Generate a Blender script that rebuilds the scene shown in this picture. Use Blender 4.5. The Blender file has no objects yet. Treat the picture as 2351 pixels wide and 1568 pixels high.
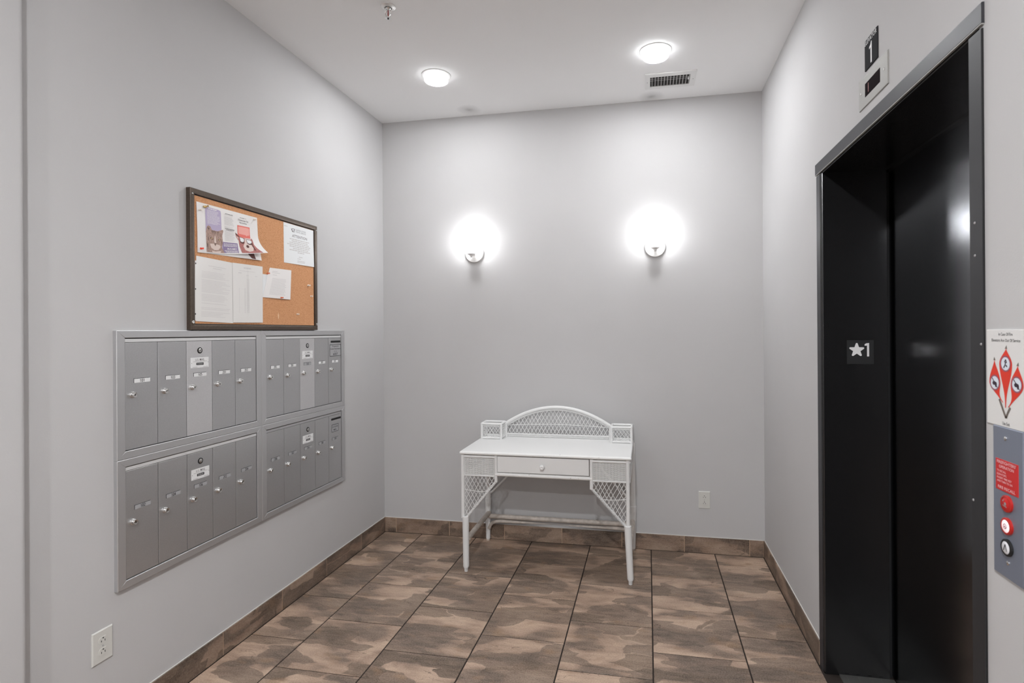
import bpy, bmesh, math, random
from mathutils import Matrix, Vector
from mathutils.geometry import tessellate_polygon

# ------------------------------------------------------------------ camera, world, exposure
scene = bpy.context.scene
C = scene.collection
IMG_W, IMG_H = 2351.0, 1568.0
F_PX, CX, CY = 1253.08, 1241.88, 758.78
YAW, PITCH, ROLL = -0.192614, 0.00095, -0.0065
CAM = Vector((1.93817, -3.78432, 1.48813))

cd = bpy.data.cameras.new('camera')
cam = bpy.data.objects.new('camera', cd)
C.objects.link(cam)
fw = Vector((math.sin(YAW) * math.cos(PITCH), math.cos(YAW) * math.cos(PITCH), math.sin(PITCH)))
rt = Vector((math.cos(YAW), -math.sin(YAW), 0))
up = rt.cross(fw)
r2 = rt * math.cos(ROLL) + up * math.sin(ROLL)
u2 = -rt * math.sin(ROLL) + up * math.cos(ROLL)
cam.matrix_world = Matrix(((r2.x, u2.x, -fw.x, CAM.x), (r2.y, u2.y, -fw.y, CAM.y), (r2.z, u2.z, -fw.z, CAM.z), (0, 0, 0, 1)))
cd.sensor_width = 36.0
cd.lens = 36.0 * F_PX / IMG_W
cd.shift_x = (IMG_W / 2 - CX) / IMG_W
cd.shift_y = (CY - IMG_H / 2) / IMG_W
cd.clip_start = 0.02
cd.dof.use_dof = True
cd.dof.focus_distance = 3.2
cd.dof.aperture_fstop = 6.3
scene.camera = cam

world = bpy.data.worlds.new('world')
scene.world = world
world.use_nodes = True
world.node_tree.nodes['Background'].inputs[0].default_value = (0.5, 0.5, 0.52, 1)
world.node_tree.nodes['Background'].inputs[1].default_value = 0.05
vs = scene.view_settings
vs.view_transform = 'Standard'
vs.look = 'None'
vs.exposure = 0.38
vs.gamma = 1.0
vs.use_curve_mapping = False

SCONCE_POWER = 40.0      # radiance of the sconce bulbs
DOWN_POWER = 680.0        # radiance of the ceiling lamps
LOBBY_POWER = 2600.0       # radiance of the ceiling lamps further down the lobby

random.seed(7)
W, H = 2.684, 3.05
YB = -7.2                # far end of the lobby behind the camera
PI = math.pi


# ------------------------------------------------------------------ materials
def new_mat(name):
    m = bpy.data.materials.new(name)
    m.use_nodes = True
    nt = m.node_tree
    return m, nt, nt.nodes['Principled BSDF']


def srgb(r, g, b):
    f = lambda c: (c / 255 / 12.92) if c / 255 <= 0.04045 else ((c / 255 + 0.055) / 1.055) ** 2.4
    return (f(r), f(g), f(b), 1)


def plain(name, col, rough=0.5, metal=0.0, spec=0.5, bump=0.0, bscale=200.0, var=0.0, vscale=30.0, coat=0.0):
    m, nt, b = new_mat(name)
    b.inputs['Base Color'].default_value = col
    b.inputs['Roughness'].default_value = rough
    b.inputs['Metallic'].default_value = metal
    b.inputs['Specular IOR Level'].default_value = spec
    b.inputs['Coat Weight'].default_value = coat
    if bump or var:
        tc = nt.nodes.new('ShaderNodeTexCoord')
        n = nt.nodes.new('ShaderNodeTexNoise')
        n.inputs['Scale'].default_value = bscale if bump else vscale
        n.inputs['Detail'].default_value = 3
        nt.links.new(tc.outputs['Object'], n.inputs['Vector'])
        if bump:
            bp = nt.nodes.new('ShaderNodeBump')
            bp.inputs['Strength'].default_value = bump
            bp.inputs['Distance'].default_value = 0.002
            nt.links.new(n.outputs['Fac'], bp.inputs['Height'])
            nt.links.new(bp.outputs['Normal'], b.inputs['Normal'])
        if var:
            n2 = nt.nodes.new('ShaderNodeTexNoise')
            n2.inputs['Scale'].default_value = vscale
            n2.inputs['Detail'].default_value = 4
            nt.links.new(tc.outputs['Object'], n2.inputs['Vector'])
            rp = nt.nodes.new('ShaderNodeValToRGB')
            rp.color_ramp.elements[0].position = 0.3
            rp.color_ramp.elements[1].position = 0.7
            rp.color_ramp.elements[0].color = tuple(c * (1 - var) for c in col[:3]) + (1,)
            rp.color_ramp.elements[1].color = tuple(min(1, c * (1 + var)) for c in col[:3]) + (1,)
            nt.links.new(n2.outputs['Fac'], rp.inputs['Fac'])
            nt.links.new(rp.outputs['Color'], b.inputs['Base Color'])
    return m


def emit(name, col, strength):
    m, nt, b = new_mat(name)
    b.inputs['Base Color'].default_value = (0.9, 0.9, 0.9, 1)
    b.inputs['Emission Color'].default_value = col
    b.inputs['Emission Strength'].default_value = strength
    return m


def glass_mat(name, trans=0.8, tint=0.95, rough=0.15):
    """lamp glass: mostly lets light straight through, with a faint milky and glossy film"""
    m = bpy.data.materials.new(name)
    m.use_nodes = True
    nt = m.node_tree
    nt.nodes.clear()
    out = nt.nodes.new('ShaderNodeOutputMaterial')
    tr = nt.nodes.new('ShaderNodeBsdfTransparent')
    tr.inputs[0].default_value = (tint, tint, tint, 1)
    tl = nt.nodes.new('ShaderNodeBsdfTranslucent')
    tl.inputs[0].default_value = (0.9, 0.9, 0.9, 1)
    gl = nt.nodes.new('ShaderNodeBsdfGlossy')
    gl.inputs['Roughness'].default_value = rough
    m1 = nt.nodes.new('ShaderNodeMixShader')
    m1.inputs[0].default_value = 0.25
    nt.links.new(tl.outputs[0], m1.inputs[1])
    nt.links.new(gl.outputs[0], m1.inputs[2])
    m2 = nt.nodes.new('ShaderNodeMixShader')
    m2.inputs[0].default_value = 1 - trans
    nt.links.new(tr.outputs[0], m2.inputs[1])
    nt.links.new(m1.outputs[0], m2.inputs[2])
    nt.links.new(m2.outputs[0], out.inputs[0])
    return m


def math_node(nt, op, a=None, b=None, clamp=False):
    n = nt.nodes.new('ShaderNodeMath')
    n.operation = op
    n.use_clamp = clamp
    for i, v in enumerate((a, b)):
        if v is None:
            continue
        if isinstance(v, (int, float)):
            n.inputs[i].default_value = v
        else:
            nt.links.new(v, n.inputs[i])
    return n.outputs[0]


def mix_col(nt, fac, a, b):
    n = nt.nodes.new('ShaderNodeMix')
    n.data_type = 'RGBA'
    if isinstance(fac, (int, float)):
        n.inputs[0].default_value = fac
    else:
        nt.links.new(fac, n.inputs[0])
    for i, v in ((6, a), (7, b)):
        if isinstance(v, tuple):
            n.inputs[i].default_value = v
        else:
            nt.links.new(v, n.inputs[i])
    return n.outputs[2]


def ramp(nt, fac, stops, interp='LINEAR'):
    r = nt.nodes.new('ShaderNodeValToRGB')
    r.color_ramp.interpolation = interp
    els = r.color_ramp.elements
    while len(els) < len(stops):
        els.new(0.5)
    for e, (p, c) in zip(els, stops):
        e.position = p
        e.color = c if isinstance(c, tuple) else (c, c, c, 1)
    nt.links.new(fac, r.inputs[0])
    return r.outputs[0]


def stone_tile_mat(name, dark=1.0, rough=0.42):
    """slate-look porcelain: tan, grey-brown and olive patches with fine cracks; each tile differs through its object random"""
    m, nt, b = new_mat(name)
    tc = nt.nodes.new('ShaderNodeTexCoord')
    oi = nt.nodes.new('ShaderNodeObjectInfo')
    off = math_node(nt, 'MULTIPLY', oi.outputs['Random'], 37.0)
    cmb = nt.nodes.new('ShaderNodeCombineXYZ')
    nt.links.new(off, cmb.inputs[0])
    nt.links.new(math_node(nt, 'MULTIPLY', oi.outputs['Random'], 91.0), cmb.inputs[1])
    add = nt.nodes.new('ShaderNodeVectorMath')
    add.operation = 'ADD'
    nt.links.new(tc.outputs['Object'], add.inputs[0])
    nt.links.new(cmb.outputs[0], add.inputs[1])

    def mapped(scale, rot=0.0):
        mp = nt.nodes.new('ShaderNodeMapping')
        mp.inputs['Rotation'].default_value = (0, 0, rot)
        mp.inputs['Scale'].default_value = scale
        nt.links.new(add.outputs[0], mp.inputs['Vector'])
        return mp.outputs[0]

    def noise(vec, scale, detail=4, rough_=0.55, dist=0.0):
        n = nt.nodes.new('ShaderNodeTexNoise')
        n.inputs['Scale'].default_value = scale
        n.inputs['Detail'].default_value = detail
        n.inputs['Roughness'].default_value = rough_
        n.inputs['Distortion'].default_value = dist
        nt.links.new(vec, n.inputs['Vector'])
        return n.outputs['Fac']

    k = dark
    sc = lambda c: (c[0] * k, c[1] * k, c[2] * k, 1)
    tan = sc(srgb(184, 154, 132))
    pale = sc(srgb(216, 186, 162))
    grey = sc(srgb(98, 81, 69))
    dgrey = sc(srgb(66, 53, 44))
    olive = sc(srgb(70, 52, 32))
    ochre = sc(srgb(158, 120, 82))
    broad = noise(mapped((2.2, 5.0, 1), 0.22), 1.3, 3, 0.5, 0.4)
    base = ramp(nt, broad, [(0.30, grey), (0.43, sc(srgb(124, 104, 90))), (0.49, sc(srgb(176, 146, 125))), (0.64, pale)])
    # blocky darker patches
    v = nt.nodes.new('ShaderNodeTexVoronoi')
    v.distance = 'CHEBYCHEV'
    v.feature = 'SMOOTH_F1'
    v.inputs['Smoothness'].default_value = 0.12
    v.inputs['Scale'].default_value = 1.0
    wob = nt.nodes.new('ShaderNodeTexNoise')
    wob.inputs['Scale'].default_value = 9
    nt.links.new(add.outputs[0], wob.inputs['Vector'])
    vm = nt.nodes.new('ShaderNodeVectorMath')
    vm.operation = 'MULTIPLY_ADD'
    nt.links.new(wob.outputs['Color'], vm.inputs[0])
    vm.inputs[1].default_value = (0.5, 0.42, 0)
    nt.links.new(mapped((3.5, 10.0, 1), 0.2), vm.inputs[2])
    nt.links.new(vm.outputs[0], v.inputs['Vector'])
    sep = nt.nodes.new('ShaderNodeSeparateColor')
    nt.links.new(v.outputs['Color'], sep.inputs[0])
    patch = ramp(nt, sep.outputs[0], [(0.55, 0.0), (0.66, 0.8)])
    base = mix_col(nt, math_node(nt, 'MULTIPLY', patch, 0.8), base, dgrey)
    patch2 = ramp(nt, sep.outputs[1], [(0.74, 0.0), (0.80, 0.8)])
    base = mix_col(nt, math_node(nt, 'MULTIPLY', patch2, 0.8), base, olive)
    patch3 = ramp(nt, noise(mapped((1, 1.6, 1)), 6.0, 2), [(0.60, 0.0), (0.72, 0.55)])
    base = mix_col(nt, patch3, base, ochre)
    # brushed streaks and grain
    streak = noise(mapped((4.0, 15.0, 1), 0.12), 2.4, 5, 0.6, 0.5)
    base = mix_col(nt, 0.27, base, mix_col(nt, ramp(nt, streak, [(0.32, 0.0), (0.68, 1.0)]), sc(srgb(74, 62, 53)), sc(srgb(196, 172, 152))))
    fine = noise(mapped((1, 1, 1)), 160.0, 2, 0.6)
    base = mix_col(nt, 0.16, base, mix_col(nt, ramp(nt, fine, [(0.35, 0.0), (0.65, 1.0)]), sc(srgb(60, 50, 44)), sc(srgb(220, 204, 190))))
    # thin cracks
    cr = noise(mapped((2.2, 7.0, 1), 0.1), 2.0, 3, 0.5, 0.9)
    cr = math_node(nt, 'ABSOLUTE', math_node(nt, 'SUBTRACT', cr, 0.5))
    cr = ramp(nt, cr, [(0.0, 0.75), (0.006, 0.0)])
    gate = ramp(nt, noise(mapped((1, 1, 1)), 5.0, 1), [(0.5, 0.0), (0.58, 1.0)])
    base = mix_col(nt, math_node(nt, 'MULTIPLY', cr, gate), base, sc(srgb(58, 46, 38)))
    nt.links.new(base, b.inputs['Base Color'])
    b.inputs['Roughness'].default_value = rough
    b.inputs['Specular IOR Level'].default_value = 0.35
    bp = nt.nodes.new('ShaderNodeBump')
    bp.inputs['Strength'].default_value = 0.25
    bp.inputs['Distance'].default_value = 0.002
    nt.links.new(streak, bp.inputs['Height'])
    nt.links.new(bp.outputs['Normal'], b.inputs['Normal'])
    return m


def ceiling_mat():
    """white ceiling paint with two small grey spots above the wall lamps"""
    m, nt, b = new_mat('ceiling_paint')
    b.inputs['Roughness'].default_value = 0.9
    b.inputs['Specular IOR Level'].default_value = 0.2
    tc = nt.nodes.new('ShaderNodeTexCoord')
    wob = nt.nodes.new('ShaderNodeTexNoise')
    wob.inputs['Scale'].default_value = 14
    nt.links.new(tc.outputs['Object'], wob.inputs['Vector'])
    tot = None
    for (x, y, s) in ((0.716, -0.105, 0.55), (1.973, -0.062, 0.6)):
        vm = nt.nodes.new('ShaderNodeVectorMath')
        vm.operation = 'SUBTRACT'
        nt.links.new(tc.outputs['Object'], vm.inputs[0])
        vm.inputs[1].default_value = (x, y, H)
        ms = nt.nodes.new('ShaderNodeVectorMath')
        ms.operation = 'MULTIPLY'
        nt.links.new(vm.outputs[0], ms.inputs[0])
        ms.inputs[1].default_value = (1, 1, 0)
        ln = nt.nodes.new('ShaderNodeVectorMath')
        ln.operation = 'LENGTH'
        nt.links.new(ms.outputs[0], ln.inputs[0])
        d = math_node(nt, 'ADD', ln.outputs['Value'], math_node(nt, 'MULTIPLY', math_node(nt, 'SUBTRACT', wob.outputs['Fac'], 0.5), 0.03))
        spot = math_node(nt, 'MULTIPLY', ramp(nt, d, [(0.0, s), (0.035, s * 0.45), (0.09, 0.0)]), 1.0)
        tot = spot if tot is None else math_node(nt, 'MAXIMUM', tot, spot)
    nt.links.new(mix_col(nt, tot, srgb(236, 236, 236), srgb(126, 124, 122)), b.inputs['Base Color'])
    return m


def brushed(name, col, rough=0.38, metal=1.0, stretch=(300, 4, 300), strength=0.08):
    m, nt, b = new_mat(name)
    b.inputs['Base Color'].default_value = col
    b.inputs['Roughness'].default_value = rough
    b.inputs['Metallic'].default_value = metal
    tc = nt.nodes.new('ShaderNodeTexCoord')
    mp = nt.nodes.new('ShaderNodeMapping')
    mp.inputs['Scale'].default_value = stretch
    nt.links.new(tc.outputs['Object'], mp.inputs['Vector'])
    n = nt.nodes.new('ShaderNodeTexNoise')
    n.inputs['Scale'].default_value = 1.0
    n.inputs['Detail'].default_value = 3
    nt.links.new(mp.outputs[0], n.inputs['Vector'])
    bp = nt.nodes.new('ShaderNodeBump')
    bp.inputs['Strength'].default_value = strength
    bp.inputs['Distance'].default_value = 0.001
    nt.links.new(n.outputs['Fac'], bp.inputs['Height'])
    nt.links.new(bp.outputs['Normal'], b.inputs['Normal'])
    return m


def cork_mat():
    m, nt, b = new_mat('cork')
    tc = nt.nodes.new('ShaderNodeTexCoord')
    v = nt.nodes.new('ShaderNodeTexNoise')
    v.inputs['Scale'].default_value = 230
    v.inputs['Detail'].default_value = 5
    v.inputs['Roughness'].default_value = 0.7
    nt.links.new(tc.outputs['Object'], v.inputs['Vector'])
    c = ramp(nt, v.outputs['Fac'], [(0.3, srgb(164, 108, 68)), (0.46, srgb(203, 146, 102)), (0.7, srgb(218, 166, 124))])
    nt.links.new(c, b.inputs['Base Color'])
    b.inputs['Roughness'].default_value = 0.9
    return m


def worn_white(name, base, chip, amount=0.66, scale=38.0, rough=0.42):
    """white enamel over rattan, chipped through in small spots"""
    m, nt, b = new_mat(name)
    tc = nt.nodes.new('ShaderNodeTexCoord')
    n = nt.nodes.new('ShaderNodeTexNoise')
    n.inputs['Scale'].default_value = scale
    n.inputs['Detail'].default_value = 5
    n.inputs['Roughness'].default_value = 0.65
    nt.links.new(tc.outputs['Object'], n.inputs['Vector'])
    f = ramp(nt, n.outputs['Fac'], [(amount, 0.0), (min(0.99, amount + 0.04), 1.0)])
    nt.links.new(mix_col(nt, f, base, chip), b.inputs['Base Color'])
    b.inputs['Roughness'].default_value = rough
    return m


M = {}
M['wall'] = plain('grey_wall_paint', srgb(193, 192, 192), 0.85, spec=0.2, bump=0.12, bscale=260, var=0.012, vscale=3)
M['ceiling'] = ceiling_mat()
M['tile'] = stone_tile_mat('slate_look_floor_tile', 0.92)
M['base_tile'] = stone_tile_mat('shaded_baseboard_tile', 0.62)  # floor tile colours darkened to carry the shading of the upright faces
M['grout'] = plain('dark_brown_grout', srgb(40, 31, 26), 0.95, var=0.15, vscale=60)
M['grout_light'] = plain('beige_grout', srgb(176, 150, 128), 0.95)
M['caulk'] = plain('white_caulk', srgb(214, 212, 208), 0.7)
M['black_paint'] = brushed('black_satin_elevator_enamel', srgb(24, 24, 25), 0.24, 0.0, (260, 260, 3), 0.03)
M['black_door'] = brushed('black_elevator_door_steel', srgb(112, 113, 116), 0.2, 1.0, (260, 260, 3), 0.02)
M['black_paint'].node_tree.nodes['Principled BSDF'].inputs['Specular IOR Level'].default_value = 0.6
M['frame_grey'] = brushed('dark_grey_frame_enamel', srgb(54, 54, 57), 0.46, 0.1, (4, 300, 300), 0.05)
M['jamb_grey'] = brushed('dark_jamb_enamel', srgb(44, 44, 46), 0.5, 0.05, (300, 300, 4), 0.05)
for k_ in ('frame_grey', 'jamb_grey'):
    M[k_].node_tree.nodes['Principled BSDF'].inputs['Specular IOR Level'].default_value = 0.3
M['sill'] = brushed('worn_aluminium_sill', srgb(150, 150, 146), 0.45, 0.8, (300, 4, 300), 0.1)
M['black'] = plain('matte_black', (0.006, 0.006, 0.006, 1), 0.6)
M['gap'] = plain('dark_gap', (0.01, 0.01, 0.011, 1), 0.8)
M['alu'] = brushed('anodised_aluminium', srgb(198, 198, 199), 0.42, 0.75, (4, 160, 4), 0.05)
M['alu_door'] = plain('satin_aluminium_door', srgb(190, 190, 191), 0.36, 0.78, bump=0.12, bscale=420, var=0.05, vscale=300)
M['alu_door_light'] = plain('bright_aluminium_door', srgb(216, 215, 216), 0.36, 0.75, bump=0.12, bscale=420, var=0.05, vscale=300)
M['alu_light'] = plain('light_aluminium_strip', srgb(222, 222, 222), 0.4, 0.3)
M['chrome'] = plain('bright_nickel', srgb(225, 224, 222), 0.18, 1.0)
M['nickel'] = plain('satin_nickel', srgb(224, 223, 221), 0.32, 0.5)
M['lamp_metal'] = plain('pale_lamp_metal', srgb(232, 231, 229), 0.3, 0.35)
M['steel'] = brushed('stainless_plate', srgb(156, 155, 151), 0.6, 0.25, (300, 4, 300), 0.05)
M['steel_blue'] = brushed('blue_grey_steel_plate', srgb(132, 138, 152), 0.42, 0.45, (4, 300, 4), 0.06)
M['white_plastic'] = plain('white_plastic', srgb(208, 207, 202), 0.45)
M['white_print'] = plain('white_print', srgb(240, 240, 240), 0.8, spec=0.1)
M['label_white'] = plain('white_label', srgb(230, 230, 230), 0.45)
M['label_grey'] = plain('faded_grey_label', srgb(165, 165, 167), 0.45)
M['ink'] = plain('black_ink', srgb(28, 28, 28), 0.7)
M['ink_grey'] = plain('grey_ink', srgb(150, 148, 148), 0.7)
M['ink_faint'] = plain('faint_ink', srgb(206, 203, 202), 0.7)
M['ink_mid'] = plain('mid_grey_ink', srgb(112, 104, 106), 0.7)
M['sign_black'] = plain('charcoal_sign', srgb(50, 50, 52), 0.85, spec=0.05)
M['sign_white'] = plain('white_sign_board', srgb(222, 221, 219), 0.5)
M['red'] = plain('red_print', srgb(218, 48, 22), 0.5)
M['red_dark'] = plain('dark_red_plastic', srgb(176, 34, 28), 0.35)
M['red_sign'] = plain('red_engraved_plate', srgb(196, 34, 34), 0.45)
M['pink_text'] = plain('pale_pink_lettering', srgb(240, 196, 200), 0.5)
M['brown_grey'] = plain('brown_grey_print', srgb(110, 100, 92), 0.5)
M['picto_blue'] = plain('pale_blue_print', srgb(218, 226, 236), 0.5)
M['picto_ring'] = plain('mauve_print', srgb(150, 84, 100), 0.5)
M['picto_ink'] = plain('dark_plum_print', srgb(52, 34, 52), 0.5)
M['button_white'] = plain('milky_button', srgb(226, 226, 230), 0.3)
M['button_pink'] = emit('lit_pink_button', srgb(255, 210, 215), 0.35)
M['display'] = plain('dark_display_glass', srgb(44, 40, 41), 0.9, spec=0.0)
M['led'] = emit('dim_red_digit', (0.45, 0.14, 0.12, 1), 0.10)
M['led'].node_tree.nodes['Principled BSDF'].inputs['Base Color'].default_value = srgb(150, 90, 86)
M['cork'] = cork_mat()
M['board_frame'] = plain('dark_brown_frame', srgb(84, 72, 62), 0.36, 0.45, bump=0.1, bscale=300, var=0.15, vscale=120)
M['paper'] = plain('white_paper', srgb(236, 233, 231), 0.75)
M['paper_cool'] = plain('cool_white_paper', srgb(234, 236, 237), 0.75)
M['sleeve'] = plain('plastic_sleeved_page', srgb(232, 230, 227), 0.16, coat=0.6)
M['lilac'] = plain('lilac_print', srgb(184, 172, 200), 0.7)
M['lilac_dark'] = plain('deep_lilac_print', srgb(142, 126, 162), 0.7)
M['salmon'] = plain('salmon_print', srgb(232, 120, 108), 0.7)
M['salmon_pale'] = plain('pale_salmon_print', srgb(242, 172, 162), 0.7)
M['cat_brown'] = plain('tabby_brown_print', srgb(170, 142, 130), 0.7, var=0.3, vscale=160)
M['cat_dark'] = plain('dark_fur_print', srgb(100, 80, 74), 0.7)
M['cat_pale'] = plain('pale_fur_print', srgb(222, 204, 196), 0.7)
M['dog_red'] = plain('russet_print', srgb(176, 112, 106), 0.7, var=0.2, vscale=140)
M['dog_dark'] = plain('dark_russet_print', srgb(92, 52, 46), 0.7)
M['eye'] = plain('amber_print', srgb(196, 168, 120), 0.7)
M['print_stuff'] = M['ink']
M['orange_pin'] = plain('orange_plastic', srgb(214, 110, 70), 0.35)
M['red_pin'] = plain('scarlet_plastic', srgb(240, 62, 30), 0.35)
M['clear_pin'] = plain('clear_plastic', srgb(236, 226, 216), 0.2)
M['gold'] = plain('brass', srgb(206, 176, 110), 0.25, 0.9)
M['desk'] = worn_white('white_enamel_rattan', srgb(230, 230, 229), srgb(150, 140, 130), 0.76, 60)
M['desk_top'] = worn_white('white_enamel_top', srgb(230, 230, 229), srgb(150, 142, 134), 0.80, 60, 0.3)
M['desk_edge'] = worn_white('chipped_white_edge', srgb(236, 236, 234), srgb(120, 110, 102), 0.66, 70, 0.4)
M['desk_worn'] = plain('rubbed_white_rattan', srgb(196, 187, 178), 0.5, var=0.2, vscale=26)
M['bulb'] = emit('sconce_bulb', (0.965, 0.98, 1, 1), SCONCE_POWER)
M['down_lamp'] = emit('ceiling_lamp', (0.965, 0.98, 1, 1), DOWN_POWER)
M['lobby_lamp'] = emit('lobby_ceiling_lamp', (0.965, 0.98, 1, 1), LOBBY_POWER)
M['lamp_glass'] = glass_mat('clear_lamp_glass', 0.86)
M['drum_glass'] = glass_mat('frosted_drum_glass', 0.955, 0.98, 0.3)
M['drum_frost'] = glass_mat('milky_drum_glass', 0.80, 0.98, 0.3)
M['bulb_glass'] = plain('red_sprinkler_bulb', srgb(140, 40, 36), 0.2)
M['vent_white'] = plain('white_vent_enamel', srgb(224, 224, 223), 0.45)
M['vent_dark'] = plain('duct_shadow_grey', srgb(46, 44, 42), 0.9)
M['slot'] = plain('slot_black', (0.004, 0.004, 0.004, 1), 0.7)


# ------------------------------------------------------------------ mesh helpers
class MB:
    """collects vertices and faces of one part"""

    def __init__(self):
        self.v, self.f = [], []

    def add(self, vs_, fs_):
        o = len(self.v)
        self.v += [tuple(a) for a in vs_]
        self.f += [tuple(i + o for i in f) for f in fs_]
        return self

    def box(self, x0, x1, y0, y1, z0, z1):
        return self.add([(x0, y0, z0), (x1, y0, z0), (x1, y1, z0), (x0, y1, z0), (x0, y0, z1), (x1, y0, z1), (x1, y1, z1), (x0, y1, z1)],
                        [(0, 3, 2, 1), (4, 5, 6, 7), (0, 1, 5, 4), (1, 2, 6, 5), (2, 3, 7, 6), (3, 0, 4, 7)])

    def bevbox(self, x0, x1, y0, y1, z0, z1, b):
        """box whose +Z face is chamfered by b (a plate, tile, key ...)"""
        v = [(x0, y0, z0), (x1, y0, z0), (x1, y1, z0), (x0, y1, z0),
             (x0, y0, z1 - b), (x1, y0, z1 - b), (x1, y1, z1 - b), (x0, y1, z1 - b),
             (x0 + b, y0 + b, z1), (x1 - b, y0 + b, z1), (x1 - b, y1 - b, z1), (x0 + b, y1 - b, z1)]
        f = [(0, 3, 2, 1), (8, 9, 10, 11)]
        for i in range(4):
            j = (i + 1) % 4
            f += [(i, j, 4 + j, 4 + i), (4 + i, 4 + j, 8 + j, 8 + i)]
        return self.add(v, f)

    def prism(self, pts, z0, z1):
        n = len(pts)
        v = [(x, y, z0) for x, y in pts] + [(x, y, z1) for x, y in pts]
        f = [tuple(range(n - 1, -1, -1)), tuple(range(n, 2 * n))]
        f += [(i, (i + 1) % n, n + (i + 1) % n, n + i) for i in range(n)]
        return self.add(v, f)

    def flat(self, pts, z):
        return self.add([(x, y, z) for x, y in pts], [tuple(range(len(pts)))])

    def lathe(self, prof, n=20, c=(0, 0, 0), axis='z', cap=True):
        """prof: (radius, height) pairs; axis is where height points"""
        v, f = [], []
        for r, h in prof:
            for i in range(n):
                a = 2 * PI * i / n
                p = (r * math.cos(a), r * math.sin(a), h)
                if axis == '-y':
                    p = (p[0], -p[2], p[1])
                elif axis == '-z':
                    p = (p[0], -p[1], -p[2])
                elif axis == 'x':
                    p = (p[2], p[0], p[1])
                v.append((p[0] + c[0], p[1] + c[1], p[2] + c[2]))
        for k in range(len(prof) - 1):
            for i in range(n):
                j = (i + 1) % n
                f.append((k * n + i, k * n + j, (k + 1) * n + j, (k + 1) * n + i))
        if cap:
            f.append(tuple(range(n - 1, -1, -1)))
            f.append(tuple((len(prof) - 1) * n + i for i in range(n)))
        return self.add(v, f)

    def tube(self, pts, r, n=8, cap=True):
        pts = [Vector(p) for p in pts]
        rs = r if isinstance(r, (list, tuple)) else [r] * len(pts)
        v, f = [], []
        ref = None
        for i, p in enumerate(pts):
            t = (pts[min(i + 1, len(pts) - 1)] - pts[max(i - 1, 0)]).normalized()
            if ref is None:
                ref = Vector((0, 0, 1)) if abs(t.z) < 0.9 else Vector((1, 0, 0))
            a = t.cross(ref).normalized()
            b = t.cross(a).normalized()
            ref = -t.cross(a) if False else b.cross(t) * 0 + ref
            for k in range(n):
                an = 2 * PI * k / n
                v.append(p + (a * math.cos(an) + b * math.sin(an)) * rs[i])
        for i in range(len(pts) - 1):
            for k in range(n):
                j = (k + 1) % n
                f.append((i * n + k, i * n + j, (i + 1) * n + j, (i + 1) * n + k))
        if cap:
            f.append(tuple(range(n - 1, -1, -1)))
            f.append(tuple((len(pts) - 1) * n + i for i in range(n)))
        return self.add(v, f)

    def ball(self, c, r, n=12, m=8, sz=1.0):
        prof = [(max(1e-4, r * math.sin(PI * i / m)), -r * sz * math.cos(PI * i / m)) for i in range(m + 1)]
        return self.lathe(prof, n, c)

    def mesh(self, name):
        me = bpy.data.meshes.new(name)
        me.from_pydata(self.v, [], self.f)
        bm = bmesh.new()
        bm.from_mesh(me)
        bmesh.ops.recalc_face_normals(bm, faces=bm.faces)
        bm.to_mesh(me)
        bm.free()
        return me

    def build(self, name, mat, parent=None, smooth=False, off=(0, 0, 0), keep=False):
        if off != (0, 0, 0):
            self.v = [(a - off[0], b - off[1], c - off[2]) for a, b, c in self.v]
        if keep:                               # open sheets keep their winding
            me = bpy.data.meshes.new(name)
            me.from_pydata(self.v, [], self.f)
        else:
            me = self.mesh(name)
        return obj(name, me, mat, parent, smooth)


def obj(name, me, mat, parent=None, smooth=False):
    if mat is not None:
        me.materials.clear()
        me.materials.append(M[mat] if isinstance(mat, str) else mat)
    if smooth:
        for p in me.polygons:
            p.use_smooth = True
        try:
            me.set_sharp_from_angle(angle=math.radians(42))
        except Exception:
            pass
    o = bpy.data.objects.new(name, me)
    C.objects.link(o)
    o.parent = parent
    return o


def share(src, parent, loc=None, name=None):
    o = src.copy()
    C.objects.link(o)
    o.parent = parent
    if name:
        o.name = name
    if loc is not None:
        o.location = loc
    return o


def tag(o, label, cat, group=None, kind=None):
    o['label'] = label
    o['category'] = cat
    if group:
        o['group'] = group
    if kind:
        o['kind'] = kind
    return o


def frame_matrix(side, loc):
    """local X right, Y up, Z out of the wall, as one faces that wall"""
    ax = {'left': ((0, 1, 0), (0, 0, 1), (1, 0, 0)),
          'right': ((0, -1, 0), (0, 0, 1), (-1, 0, 0)),
          'back': ((1, 0, 0), (0, 0, 1), (0, -1, 0)),
          'ceiling': ((1, 0, 0), (0, -1, 0), (0, 0, -1)),
          'up': ((1, 0, 0), (0, 1, 0), (0, 0, 1))}[side]
    m = Matrix.Identity(4)
    for c in range(3):
        for r in range(3):
            m[r][c] = ax[c][r]
    m.translation = Vector(loc)
    return m


def thing(name, label, cat, side, loc, group=None, kind=None):
    o = bpy.data.objects.new(name, None)
    o.empty_display_size = 0.05
    C.objects.link(o)
    o.matrix_world = frame_matrix(side, loc)
    return tag(o, label, cat, group, kind)


_text_cache = {}


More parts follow.
